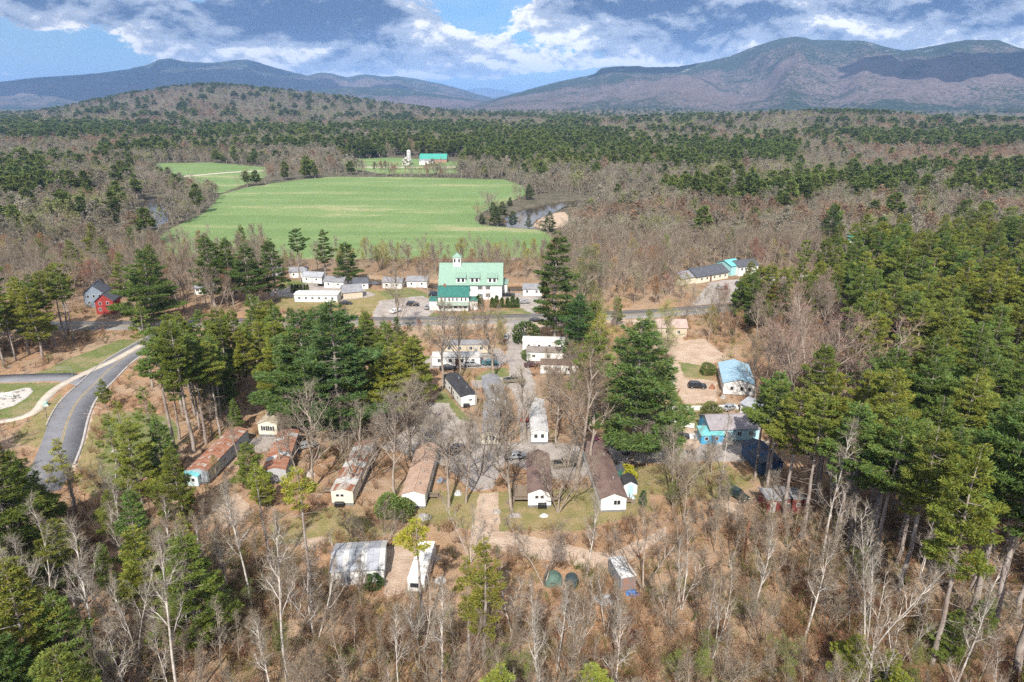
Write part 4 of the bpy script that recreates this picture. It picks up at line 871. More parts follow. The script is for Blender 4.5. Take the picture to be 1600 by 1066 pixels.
# --- houses at the left junction
house('house', 'bright red gabled house near the highway junction', 'house', from_end(166, 491, -12, 7), -12, 5.6, 7, 4.6, 2.4, W_RED, R_SLATE, .35, windows=row('F', [-1.5, 1.4], 1.2) + row('F', [-1.2, 1.1], 3.3, .8, 1.1) + row('R', [-2.5, 2], 1.2))
house('house', 'slate-blue gabled house behind the red one', 'house', from_end(150, 480, -14, 8), -14, 6.4, 8, 5.0, 2.8, W_SLATE, R_SLATE, .35, windows=row('F', [-1.8, 0, 1.8], 3.4, .8, 1.1) + row('F', [-1.8, 1.6], 1.2))
# --- the farm beyond the field and far houses
house('barn', 'long farm barn with bright teal roof beyond the field', 'barn', from_side(677, 254, 90, 14), 90, 14, 32, 4.0, 5.5, wallm('barn_red', (.40, .20, .15)), R_TEAL, .4, windows=row('R', [-12, -6, 0, 6, 12], 1.5, 2, 1.2))
house('house', 'white farmhouse beside the silo', 'house', from_end(634, 258.5, 4, 10), 4, 9, 10, 5.5, 3.5, W_WHITE, R_PALE, .4, windows=row('F', [-2.4, 2.4], 1.2) + row('F', [-2.4, 2.4], 3.8))
house('shed', 'small white farm shed by the teal barn', 'shed', from_end(660, 258, 0, 7), 0, 7, 7, 3.2, 2, W_WHITE, R_PALE, .3)
house('shed', 'low grey machine shed joined in front of the teal barn', 'shed', from_side(666, 256.2, 90, 7), 90, 7, 16, 3.2, 1.6, W_WHITE, R_GREY, .3)
si = empty('silo', G(639.5, 257)); tag(si, 'tall pale grey farm silo with domed top', 'silo')
MB().tube((0, 0, -.3), (0, 0, 14.5), 2.5, 2.5, 16).build('silo_wall', R_PALE, si); MB().tube((0, 0, 14.5), (0, 0, 16.0), 2.55, 1.4, 16).tube((0, 0, 16.0), (0, 0, 16.5), 1.4, .2, 16).build('dome', R_PALE, si)
for px, py, w, lb in [(1390, 178, 22, 'dark hilltop house on the wooded rise at right'), (1424, 177.5, 20, 'white hilltop house on the wooded rise at right'), (1582, 259, 16, 'white house at the right edge among bare trees'), (1311, 256, 10, 'tiny white house between far bare woods at right'), (20, 190, 12, 'tiny white building at the foot of the left hill'), (28, 194, 16, 'low white building at far left below the hill'), (1265, 192, 14, 'far pale house on the right of the plain'), (1225, 246, 9, 'far white house beyond the pines right of the river'), (1340, 384, 14, 'teal-roofed building half hidden behind the right-hand pines'), (322, 458, 7, 'white trailer glimpsed between the pines left of the cottages')]:
    g = G(px, py)
    if py < 182: g = G(px, 198); g.z = float(ground_z(np.array([g.x]), np.array([g.y]))[0]) + 9; 
    else: g.z = float(ground_z(np.array([g.x]), np.array([g.y]))[0])
    rd = 'dark' in lb; house('house', lb, 'house', g, 88 + px % 7, w * .6, w, 3.5 if w > 9 else 2.6, w * .17, wallm('dim', (.25, .2, .17)) if rd else W_WHITE, R_TEAL if 'teal' in lb else (R_SLATE if rd else R_GREY), .4, windows=row('R', [-w * .3, 0, w * .3], 1.2, 1.2, 1.2))

# --- decks, steps, skirting clutter
dk = empty('wooden_deck', G(816, 792) + Vector((0, 3.2, 0))); tag(dk, 'weathered wooden deck with stair rails left of the brown-roofed trailer', 'deck'); FOOT.append((dk.location.x, dk.location.y, 0, 1.6, 2.6))
for k in range(12): MB().box(-1.5, 1.4, -2.5 + k * .42, -2.5 + k * .42 + .38, 1.0, 1.06).build('plank', WOOD, dk)
for sx in (-1.42, 1.32):
    for sy in (-2.4, 0, 2.4): MB().box(sx - .06, sx + .06, sy - .06, sy + .06, -.1, 1.9).build('post', WOOD, dk)
MB().box(-1.5, -1.4, -2.5, 2.5, 1.75, 1.85).build('rail', WOOD, dk); MB().box(-1.5, 1.4, -2.52, -2.44, 1.75, 1.85).build('rail', WOOD, dk)
for k in range(5): MB().box(-2.9 + k * .28, -2.6 + k * .28, -2.4, -1.2, -.05, .2 * (k + 1)).build('step', WOOD, dk)
FABRIC_BLACK = mat('black_steel', (.02, .02, .022), rough=.5)
for px, py, s, lb in [(531, 792, 1.3, 'black steel oil tank at the near end of the rusty cream trailer'), (847, 794, 1.25, 'black oil tank at the near end of the brown-roofed trailer'), (729, 637, 1.2, 'black oil tank at the near end of the black-roofed trailer')]:
    g = G(px, py); t_ = empty('oil_tank', (g.x, g.y - .25, 0)); tag(t_, lb, 'oil tank')
    MB().prismx([(-.34, .35), (-.2, .22), (.2, .22), (.34, .35), (.34, 1.0), (.2, 1.13), (-.2, 1.13), (-.34, 1.0)], -s * .6, s * .6).build('tank', FABRIC_BLACK, t_)
    for sx in (-1, 1):
        for sy in (-.2, .2): MB().box(sx * s * .45 - .04, sx * s * .45 + .04, sy - .04, sy + .04, -.05, .3).build('leg', FABRIC_BLACK, t_)
# --- camper and box trailer
def wheel(root, x, y, r=.34, w=.22):
    wh = MB().tube((x - w / 2, y, r), (x + w / 2, y, r), r, r, 14).build('wheel', mat('tyre', (.02, .02, .02), rough=.9), root)
    MB().tube((x - w / 2 - .01, y, r), (x + w / 2 + .01, y, r), r * .58, r * .58, 10).build('rim', VENT, wh)
PAINT_W = mat('white_paint', (.76, .75, .73), (.68, .66, .63), rough=.4, scale=.8)
az_, _ = axis_of((651, 931), (668, 872)); g = from_end(651, 931, az_, 9.5); cp = empty('camper', g, -R(az_)); tag(cp, 'long white travel camper with dark rear window in the lower clearing', 'camper'); FOOT.append((g.x, g.y, -R(az_), 1.6, 5))
MB().prismx([(-4.6, .55), (4.4, .55), (4.75, 1.4), (4.4, 2.9), (-4.5, 2.95), (-4.75, 2.7), (-4.75, .9)], -1.25, 1.25).build('body', PAINT_W, cp, .06)
MB().box(-.85, .85, -4.83, -4.72, 1.5, 2.2).build('rear_window', GLASS, cp); MB().box(1.24, 1.29, -3.2, -1.8, 1.6, 2.3).build('window', GLASS, cp); MB().box(1.24, 1.29, .4, 1.6, 1.6, 2.3).build('window', GLASS, cp); MB().box(1.24, 1.3, 2.4, 3.1, .7, 2.6).build('door', D_WHITE, cp)
MB().box(-1.28, -1.24, -4, 4, 1.15, 1.3).build('stripe', mat('camper_stripe', (.25, .28, .33)), cp); MB().box(-.45, .45, .2, 1.3, 2.95, 3.2).build('air_conditioner', TRIM, cp, .05); MB().box(-.3, .3, -2.4, -1.8, 2.94, 3.04).build('roof_hatch', TRIM, cp); MB().tube((0, 4.6, .5), (0, 6.0, .45), .06, .05).build('hitch', FABRIC_BLACK, cp)
for x in (-1.1, 1.1):
    for y in (-.5, .4): wheel(cp, x, y)
az_ = -14; g = from_end(981, 928, az_, 5); bt = empty('box_trailer', g, -R(az_)); tag(bt, 'tall grey cargo trailer with mottled white roof in the sandy clearing', 'cargo trailer'); FOOT.append((g.x, g.y, -R(az_), 1.5, 3))
MB().box(-1.15, 1.15, -2.4, 2.4, .55, 2.9).build('body', wallm('dim_grey', (.27, .27, .28)), bt); MB().box(-1.2, 1.2, -2.45, 2.45, 2.9, 2.98).build('roof', mat('mottled_white', (.72, .72, .70), (.36, .36, .36), scale=2.5), bt); MB().box(-1.0, 1.0, -2.46, -2.41, .65, 2.75).build('rear_door', mat('rust_door', (.33, .17, .12), (.2, .2, .2)), bt)
for x in (-1.0, 1.0): wheel(bt, x, -.4)
MB().tube((0, 2.4, .5), (0, 3.6, .45), .06, .05).build('hitch', FABRIC_BLACK, bt)

# --- cars
def car(px, py, az, kind, paint, label):
    L, W, hood, roofh = {'suv': (4.6, 1.85, 1.02, 1.68), 'sedan': (4.6, 1.8, .92, 1.42), 'pickup': (5.5, 1.95, 1.08, 1.82)}[kind]
    g = G(px, py); c = empty('car' if kind != 'pickup' else 'pickup_truck', g, -R(az)); tag(c, label, 'car' if kind != 'pickup' else 'pickup'); FOOT.append((g.x, g.y, -R(az), 1.4, 2.8))
    a = L / 2
    if kind == 'pickup': prof = [(-a, .42), (a - .1, .40), (a, .62), (a - .05, hood - .12), (a - .5, hood), (.85, hood + .04), (-a + .02, hood + .04), (-a, .8)]
    else: prof = [(-a, .42), (a - .1, .38), (a, .6), (a - .06, hood - .2), (a - .55, hood - .06), (.9, hood + .02), (-a + .25, hood + .06), (-a, .95)]
    MB().prismx(prof, -W / 2, W / 2).build('body', paint, c, .07)
    y0, y1, y2, y3 = {'suv': (-a + .15, -a + .45, .35, 1.1), 'sedan': (-1.55, -1.0, .25, 1.05), 'pickup': (-.75, -.6, .55, 1.15)}[kind]
    zb, w2 = hood - .02, W / 2 - .06; wt = w2 - .2
    cab = MB().poly([(-w2, y0, zb), (w2, y0, zb), (w2, y3, zb), (-w2, y3, zb), (-wt, y1, roofh), (wt, y1, roofh), (wt, y2, roofh), (-wt, y2, roofh)], [(0, 3, 2, 1), (4, 5, 6, 7), (0, 1, 5, 4), (1, 2, 6, 5), (2, 3, 7, 6), (3, 0, 4, 7)]).build('cabin', paint, c, .05)
    def pane(nm, q):                          # glass laid on a cabin face, slightly proud
        q = [Vector(p) for p in q]; n = (q[1] - q[0]).cross(q[2] - q[0]).normalized(); cn = sum(q, Vector()) / 4
        if n.dot(cn - Vector((0, (y0 + y3) / 2, zb + .2))) < 0: n = -n
        q = [cn + (p - cn) * .84 + n * .012 for p in q]; MB().poly([*q, *[p - n * .03 for p in q]], [(0, 1, 2, 3), (7, 6, 5, 4), (0, 4, 5, 1), (1, 5, 6, 2), (2, 6, 7, 3), (3, 7, 4, 0)]).build(nm, GLASS, c)
    pane('windscreen', [(-w2, y3, zb + .04), (w2, y3, zb + .04), (wt, y2, roofh - .03), (-wt, y2, roofh - .03)]); pane('rear_window', [(-w2, y0, zb + .04), (w2, y0, zb + .04), (wt, y1, roofh - .03), (-wt, y1, roofh - .03)])
    ym, yt = (y0 + y3) / 2 - .1, (y1 + y2) / 2
    for s in (-1, 1):
        pane('side_window', [(s * w2, y0, zb + .05), (s * w2, ym - .04, zb + .05), (s * wt, yt - .04, roofh - .05), (s * wt, y1, roofh - .05)]); pane('side_window', [(s * w2, ym + .04, zb + .05), (s * w2, y3, zb + .05), (s * wt, y2, roofh - .05), (s * wt, yt + .04, roofh - .05)])
        MB().box(s * (W / 2 - .28) - .2, s * (W / 2 - .28) + .2, a - .04, a + .015, .62, .78).build('headlight', PAINT_W, c); MB().box(s * (W / 2 - .2) - .13, s * (W / 2 - .2) + .13, -a - .015, -a + .04, .72, .9).build('tail_light', mat('tail_red', (.35, .02, .02), rough=.3), c)
        for y in (-a + .9, a - .88): wheel(c, s * (W / 2 - .1), y)
    if kind == 'pickup': MB().box(-W / 2 + .12, W / 2 - .12, -a + .12, -.85, hood + .035, hood + .06).build('bed_floor', FABRIC_BLACK, c)
    return c
CB = mat('black_paint', (.02, .021, .025), (.03, .03, .034), rough=.22, spec=.6); CG = mat('green_black_paint', (.015, .035, .03), rough=.22, spec=.6); CS = mat('silver_paint', (.42, .43, .44), rough=.3, metal=.3); CD = mat('navy_paint', (.03, .045, .08), rough=.25, spec=.6); CT_ = mat('teal_paint', (.10, .25, .28), rough=.3); CBR = mat('bronze_paint', (.22, .19, .15), rough=.3)
car(1089, 606, 95, 'suv', CB, 'black suv parked on the dirt yard left of the blue-roofed house')
car(1151, 777, 148, 'suv', CG, 'dark green-black suv on the bare dirt patch near the red sheds')
car(1060, 684, 100, 'sedan', CB, 'black car parked left of the bright blue house')
car(803, 597, 78, 'pickup', CBR, 'bronze and white pickup at the end of the round lawn'); car(447, 679, 10, 'pickup', CB, 'dark pickup parked beside the cream trailer with shutters')
car(766, 570, 88, 'sedan', CT_, 'teal car under the big bare tree behind the round lawn'); car(738, 572, 85, 'suv', CS, 'silver car left of the teal car'); car(760, 610, 2, 'sedan', CB, 'black car parked beside the grey-roofed pale blue trailer')
car(832, 573, 80, 'sedan', mat('maroon_paint', (.10, .05, .045), rough=.35), 'dark maroon car by the low trailer right of the lane'); car(793, 463, 90, 'pickup', CB, 'dark pickup beside the inn'); car(985, 706, 70, 'sedan', CS, 'grey car under the big pine by the gravel lane')
car(790, 529, 4, 'sedan', CS, 'silver car on the lane near the highway'); car(838, 503, 95, 'sedan', CB, 'dark car on the highway beside the tall pine'); car(670, 482, 20, 'sedan', CS, 'silver car on the gravel lot left of the inn'); car(680, 462, 80, 'suv', CD, 'navy car parked behind the front house of the inn')
car(478, 700, 60, 'sedan', CS, 'silver car on the gravel right of the dark pickup'); car(714, 706, 40, 'suv', CD, 'navy suv on the gravel bend among bare trees'); car(808, 716, 80, 'sedan', CS, 'pale car at the park crossing left of the brown metal roof'); car(884, 728, 75, 'pickup', CBR, 'bronze pickup on the gravel between the two brown-roofed trailers'); car(1010, 702, 95, 'suv', CB, 'black suv on the gravel lane right of the huge pine'); car(820, 655, 3, 'sedan', mat('red_paint', (.30, .03, .03), rough=.3), 'red car on the lane beside the pale-roofed trailer'); car(700, 578, 86, 'sedan', CB, 'black car at the left end of the white trailer'); car(645, 478, 95, 'suv', CB, 'black suv on the gravel lot left of the inn'); car(618, 488, 30, 'sedan', PAINT_W, 'white car on the gravel lot left of the inn'); car(818, 474, 80, 'sedan', CS, 'silver car on the drive right of the inn'); car(1128, 452, 84, 'sedan', CS, 'silver car before the cream motel'); car(1158, 446, 84, 'suv', CD, 'navy car before the motel'); car(540, 476, 80, 'sedan', CB, 'dark car beside the tan cottage'); car(1140, 640, 60, 'sedan', CS, 'grey car between the two houses at right')
# --- stoops at trailer doors
def stoop(px, py, az, label, w=2.2, d=1.5, h=.7):
    g = G(px, py); o = empty('stoop', g, -R(az)); tag(o, label, 'stoop')
    for k in range(5): MB().box(-w / 2 + k * w / 5, -w / 2 + (k + 1) * w / 5 - .03, -d / 2, d / 2, h - .05, h).build('plank', WOOD, o)
    for x in (-w / 2 + .06, w / 2 - .06):
        for y in (-d / 2 + .06, d / 2 - .06): MB().box(x - .05, x + .05, y - .05, y + .05, -.1, h + .85).build('post', WOOD, o)
    MB().box(-w / 2, w / 2, -d / 2 + .03, -d / 2 + .08, h + .75, h + .85).build('rail', WOOD, o)
    for k in range(3): MB().box(w / 2 + k * .28, w / 2 + k * .28 + .26, -.5, .5, -.05, h - .2 * (k + 1)).build('step', WOOD, o)
stoop(676, 778, 2, 'wooden stoop on the right side of the tan-roofed trailer'); stoop(515, 770, 2, 'wooden stoop left of the rusty cream trailer'); stoop(976, 786, -4, 'wooden stoop right of the brown shingle trailer'); stoop(712, 622, -20, 'wooden stoop left of the black-roofed trailer'); stoop(866, 783, 1, 'wooden stoop right of the brown metal-roofed trailer'); stoop(860, 690, 0, 'wooden stoop right of the pale-roofed trailer'); stoop(442, 676, 5, 'wooden stoop right of the cream shuttered trailer')
# --- tents and tarps
def tent(px, py, az, w, l, h, m, label, name='tent'):
    g = G(px, py); o = empty(name, g, -R(az)); tag(o, label, name.replace('_', ' ')); FOOT.append((g.x, g.y, 0, 2, 2))
    n, v, f = 10, [], []
    for i in range(n + 1):
        for j in range(7):
            u, q = i / n * 2 - 1, j / 6 * math.pi
            k = math.sqrt(max(0, 1 - abs(u) ** 2.6)); v.append((w / 2 * math.cos(q) * (.35 + .65 * k), l / 2 * u, h * math.sin(q) * k * (1 + .06 * math.sin(7 * u + j))))
    for i in range(n):
        for j in range(6): a = i * 7 + j; f.append((a, a + 1, a + 8, a + 7))
    MB().poly(v, f).build('canopy', m, o); MB().box(-.35, .35, -l / 2 * .86, -l / 2 * .80, .0, h * .5).build('door_flap', SHUT, o)
tent(864, 908, 0, 3.0, 3.2, 1.45, mat('green_tarp', (.10, .16, .125), (.07, .115, .095), scale=2), 'dark green dome tent in the sandy lower clearing'); tent(893, 910, 10, 2.2, 3.2, 1.2, mat('slate_tarp', (.05, .075, .085), scale=2), 'dark slate tarped heap beside the green tent', 'tarped_heap')
def heap(px, py, w, h, m, name, cat, label, seed):
    rng = random.Random(seed); g = G(px, py); n = 12; v, f = [(0, 0, h)], []
    for r_ in range(1, 4):
        for i in range(n):
            a = i / n * 6.283; rr = w / 2 * r_ / 3 * rng.uniform(.8, 1.2); v.append((math.cos(a) * rr, math.sin(a) * rr * .8, max(-.02, h * (1 - (r_ / 3) ** 2) * rng.uniform(.6, 1.3) - (.02 if r_ == 3 else 0))))
    f += [(0, 1 + i, 1 + (i + 1) % n) for i in range(n)] + [(1 + r_ * n + i, 1 + (r_ + 1) * n + i, 1 + (r_ + 1) * n + (i + 1) % n, 1 + r_ * n + (i + 1) % n) for r_ in range(2) for i in range(n)]
    o = MB().poly(v, f).build(name, m); o.location = g; tag(o, label, cat)
TB = mat('blue_tarp', (.07, .19, .45), (.05, .13, .33), scale=3, rough=.45)
heap(988, 927, 2.2, .5, TB, 'tarp', 'tarp', 'crumpled blue tarp behind the cargo trailer', 1); heap(945, 936, 3.2, .5, mat('white_tarp', (.6, .62, .66), scale=2), 'tarp', 'tarp', 'pale crumpled tarp left of the cargo trailer', 2); heap(688, 908, 1.8, .6, mat('grey_junk', (.55, .55, .56), scale=3), 'junk_heap', 'heap', 'pale junk heap right of the white camper', 3)
heap(1082, 683, 2.4, .9, mat('pale_tarp', (.52, .55, .58), scale=2), 'tarp', 'tarp', 'pale tarped heap at the corner of the blue house', 4); heap(552, 752 - 30, .01, .01, TB, 'tarp', 'tarp', 'tiny tarp scrap', 5) if False else None
heap(455, 735, 2.2, .8, mat('mixed_junk', (.5, .5, .55), (.1, .2, .4), scale=4), 'junk_heap', 'heap', 'white and blue junk heap beside the rusted trailer with pale strips', 6); heap(1113, 607, 1.8, 1.2, mat('brown_heap', (.32, .14, .08), scale=3), 'wood_pile', 'heap', 'reddish brown heap left of the blue-roofed house', 7)
for i, (px, py, w, h, c, nm, lb) in enumerate([(716, 772, 1.6, .7, (.55, .55, .55), 'junk_heap', 'pale junk heap under the bare tree right of the tan-roofed trailer'), (690, 752, 2.0, .8, (.25, .3, .38), 'junk_heap', 'grey-blue heap right of the tan-roofed trailer'), (776, 800, 1.6, .5, (.4, .36, .32), 'stone_heap', 'stone heap by the dirt track'), (805, 806, 2.4, .45, (.38, .34, .31), 'stone_heap', 'ring of stones under the big bare tree'), (850, 806, 1.6, .35, (.7, .7, .7), 'junk_heap', 'white litter before the brown-roofed trailer'), (662, 808, 3.0, .5, (.42, .4, .38), 'stone_heap', 'row of stones right of the round shrubs'), (930, 690, 2.6, 1.1, (.42, .10, .22), 'tarp', 'magenta tarped heap beside the brown bare tree'), (955, 676, 2.0, .9, (.7, .68, .66), 'tarp', 'white tarped heap left of the huge pine'), (1178, 720, 1.2, .9, (.75, .74, .72), 'junk_heap', 'white junk beside the navy-roofed trailer'), (598, 955, 2.2, .4, (.62, .40, .16), 'plank_pile', 'orange plank pile below the white garage'), (1130, 622, 1.6, .8, (.45, .42, .40), 'junk_heap', 'grey clutter below the blue-roofed house'), (1125, 693, 1.8, .7, (.55, .6, .65), 'junk_heap', 'pale clutter before the blue porch'), (484, 742, 2.4, .9, (.5, .45, .4), 'wood_pile', 'wood pile right of the rusted trailer'), (1050, 600, 1.2, .8, (.7, .7, .68), 'junk_heap', 'white clutter left of the black suv')]): heap(px, py, w, h, mat('heap_%d' % i, c, tuple(v * .5 for v in c), scale=4), nm, 'heap', lb, 20 + i)
heap(983, 777, 2.2, .7, mat('toy_pile', (.75, .72, .66), (.1, .35, .5), scale=6), 'toy_pile', 'toys', 'heap of colourful toys below the small white shed', 8); heap(72, 634, 1.6, 1.3, mat('bin_green', (.05, .22, .16), (.7, .7, .68), scale=2), 'rubbish_station', 'bins', 'green and white bins beside the curving footpath', 9)
# --- white fence of the blue house
def fence(pts, h, label):
    a0 = G(*pts[0]); root = empty('white_fence', a0); tag(root, label, 'fence')
    for p, q in zip(pts[:-1], pts[1:]):
        A, B = G(*p) - a0, G(*q) - a0; d = B - A; L = d.length; d /= L; n = max(1, round(L / 2.4)); nv = Vector((-d.y, d.x, 0)) * .03
        def slab(s0, s1, z0, z1, nm, th=1.0):
            P, Q = A + d * s0, A + d * s1; k = nv * th; MB().poly([P - k + Vector((0, 0, z0)), Q - k + Vector((0, 0, z0)), Q + k + Vector((0, 0, z0)), P + k + Vector((0, 0, z0)), P - k + Vector((0, 0, z1)), Q - k + Vector((0, 0, z1)), Q + k + Vector((0, 0, z1)), P + k + Vector((0, 0, z1))], [(3, 2, 1, 0), (4, 5, 6, 7), (0, 1, 5, 4), (1, 2, 6, 5), (2, 3, 7, 6), (3, 0, 4, 7)]).build(nm, TRIM, root)
        for i in range(n):
            s0, s1 = L * i / n, L * (i + 1) / n
            slab(s0 - .06, s0 + .06, -.1, h + .1, 'post', 2.2); slab(s0 + .06, s1 - .06, .12, h, 'panel')
fence([(1041, 652), (1050, 665), (1085, 670)], 1.3, 'white board fence along the near side of the blue house yard'); fence([(1041, 644), (1085, 642), (1172, 640)], 1.3, 'long white board fence behind the bright blue house')
# --- utility poles, lamps
POLE = mat('grey_pole_wood', (.36, .31, .26), (.25, .21, .17), rough=.9, scale=1.5, streak=(3, 3, .4))
for i, (px, py, pt, lb) in enumerate([(744, 648, 592, 'grey utility pole right of the black-roofed trailer'), (440, 742, 690, 'weathered utility pole by the rusted trailer with pale strips'), (1161, 885, 808, 'reddish leaning post in the brush below the dark suv'), (763, 497, 455, 'utility pole before the inn'), (255, 688, 662, 'short lamp pole beside the rust-striped trailer')]):
    g = G(px, py); h = height_at(px, pt, g); o = empty('utility_pole', g); tag(o, lb, 'pole')
    MB().tube((0, 0, -.3), (0, 0, h), .17, .11).build('pole', POLE if i != 2 else mat('red_post', (.28, .12, .07)), o)
    if i in (0, 1, 3): MB().box(-1.1, 1.1, -.07, .07, h - .9, h - .75).build('crossarm', POLE, o); [MB().tube((x, 0, h - .75), (x, 0, h - .5), .05, .04, 6).build('insulator', VENT, o) for x in (-.95, 0.5, .95)]; MB().tube((.25, 0, h - 2.2), (.25, 0, h - 1.4), .2, .2).build('transformer', VENT, o)
    if i == 4: MB().tube((0, 0, h), (.9, 0, h + .15), .05, .05, 6).build('lamp_arm', VENT, o); MB().box(.7, 1.2, -.12, .12, h + .08, h + .22).build('lamp_head', VENT, o)
# --- stone bed with white sign frame at the left road, gate bar, pale stone patch on the lawn
STONE = mat('pale_stone', (.62, .57, .52), (.40, .37, .34), rough=.95, scale=2.2, bump=.6)
def stone_bed(name, pts, label, n, seed, size):
    rng = random.Random(seed); P = [G(*p) for p in pts]; c = sum(P, Vector()) / len(P)
    v = [(p.x - c.x, p.y - c.y, .02) for p in P] + [((p.x - c.x) * .93, (p.y - c.y) * .93, .16) for p in P]; k = len(P)
    o = empty(name, c); tag(o, label, 'stone bed'); MB().poly(v, [tuple(range(k, 2 * k))] + [(i, (i + 1) % k, (i + 1) % k + k, i + k) for i in range(k)]).build('gravel', STONE, o)
    me = None
    for i in range(n):
        w = [rng.random() for _ in P]; s = sum(w); q = sum((p * a for p, a in zip(P, w)), Vector()) / s - c; q = q * 1.9
        if me is None:
            bm = bmesh.new(); bmesh.ops.create_icosphere(bm, subdivisions=1, radius=size)
            for vv in bm.verts: vv.co *= rng.uniform(.75, 1.2); vv.co.z *= .6
            me = bpy.data.meshes.new('stone'); bm.to_mesh(me); bm.free(); me.materials.append(mat('dark_stone', (.30, .28, .26), scale=2))
        st = link('stone', me, o, (q.x, q.y, .17), rng.uniform(0, 6)); st.scale = [rng.uniform(.6, 1.4)] * 3
stone_bed('stone_bed', [(-30, 648), (0, 640), (22, 634), (42, 622), (52, 612), (48, 606), (40, 606), (20, 611), (0, 616), (-30, 622)], 'long bed of pale stones beside the curving footpath', 26, 3, .45)
stone_bed('stone_bed', [(173, 707), (185, 711), (200, 708), (206, 702), (196, 697), (182, 697)], 'small patch of pale stones on the lawn', 8, 4, .4)
g = G(6, 624); o = empty('slatted_sign', g, R(12)); tag(o, 'low white slatted frame on the stone bed at the left edge', 'sign')
for k in range(4): MB().box(-2.2, 2.2, -.04, .04, .25 + k * .42, .45 + k * .42).build('slat', TRIM, o)
for x in (-2.1, 0, 2.1): MB().box(x - .06, x + .06, -.09, .09, -.1, 2.0).build('post', TRIM, o)
g = G(102, 586); o = empty('swing_gate', g); tag(o, 'thin grey metal swing gate bar across the side street', 'gate')
for x in (-1.9, 1.9): MB().tube((x, 0, -.1), (x, 0, 2.3), .05, .05, 6).build('post', VENT, o)
for z in (1.6, 2.2): MB().tube((-1.9, 0, z), (1.9, 0, z + .0), .04, .04, 6).build('bar', VENT, o)
# ------------------------------------------------------------------ trees
RNG = np.random.default_rng(77)
LIST = []                                    # (kind, mesh list index, x, y, scale vec, rotz, tint, label, group)
def pine_tint(): 
    k = RNG.random(); b = RNG.uniform(.82, 1.2)
    a = np.array([.150, .165, .042]) * (1 - k) + np.array([.075, .125, .047]) * k
    return tuple(a * b)
def bare_tint():
    k = RNG.random(); b = RNG.uniform(.8, 1.15)
    c = [(.34, .28, .22), (.34, .255, .185), (.36, .305, .25), (.31, .235, .185)][int(k * 4)]
    return tuple(np.array(c) * b)
BUD_T = {'yellow': (.34, .30, .075), 'red': (.33, .155, .115), 'green': (.21, .25, .06), 'rust': (.34, .19, .09), 'pale': (.38, .33, .22)}
def bud_tint(which=None):
    w = which or ['yellow', 'red', 'green', 'rust', 'pale'][RNG.choice(5, p=[.26, .2, .16, .2, .18])]
    return tuple(np.array(BUD_T[w]) * RNG.uniform(.8, 1.2))
SETS = {'pine_full': (PINES_FULL, 22), 'pine_tall': (PINES_TALL, 24), 'pine_high': (PINES_HIGH, 26), 'pine_thin': (PINES_THIN, 20), 'pine_tuft': (PINE_TUFT, 22), 'bare': (BARES, 16), 'bud': (BUDS, 14), 'birch': (BIRCH, 18), 'sapling': (SAPLINGS, 9), 'shrub': (SHRUBS, 3.2), 'evergreen': (ROUND_EVERGREEN, 3.0), 'cedar': (CEDAR, 3.4)}
def add(kind, x, y, H, label=None, group=None, tint=None, wide=None, idx=None):
    protos, ph = SETS[kind]
    s = H / ph; w = s * (wide if wide else RNG.uniform(.85, 1.15))
    if tint is None: tint = pine_tint() if kind.startswith('pine') else bare_tint() if kind in ('bare', 'birch', 'sapling') else bud_tint() if kind == 'bud' else tuple(np.array([(.21, .125, .062), (.255, .115, .068), (.17, .155, .05), (.23, .15, .09)][RNG.integers(4)]) * RNG.uniform(.8, 1.2)) if kind == 'shrub' else (.10, .14, .035)
    tint = np.array(tint) * ((1.58, 1.49, .95) if kind.startswith('pine') else (.67, .675, .62) if kind in ('bare', 'birch', 'sapling') else (.88, .88, .88) if kind == 'bud' else (1, 1, 1))
    LIST.append([kind, int(RNG.integers(len(protos))) if idx is None else idx, x, y, (w, w, s), RNG.uniform(0, 6.28), tint, label, group, H])
def hero(kind, px, py, ptop, label, tint=None, wide=None, idx=None, pxt=None):
    g = G(px, py); H = height_at(pxt or px, ptop, g); add(kind, g.x, g.y, H, label, None, tint, wide, idx)
def blocked(x, y, pad=.8):
    for cx, cy, a, hw, hl in FOOT:
        dx, dy = x - cx, y - cy
        if abs(dx) > 25 or abs(dy) > 25: continue
        u = dx * math.cos(-a) - dy * math.sin(-a); v = dx * math.sin(-a) + dy * math.cos(-a)
        if abs(u) < hw + pad and abs(v) < hl + pad: return True
    return False
PATHS = [(main_path, 5.5), (walk_path, 2.2), (side_path, 4), (hwy_path, 7.5)]
def on_road(x, y):
    for p, w in PATHS:
        if np.min((p[:, 0] - x) ** 2 + (p[:, 1] - y) ** 2) < w * w: return True
    return False
OPEN = [GRASS[k] for k in (3, 4, 5, 6, 7, 8)] + GRAVEL + DIRT + [[(-60, 590), (0, 640), (60, 700), (95, 640), (215, 545), (190, 530)], [(505, 800), (1010, 752), (1030, 830), (985, 890), (880, 905), (600, 935), (500, 870)]]
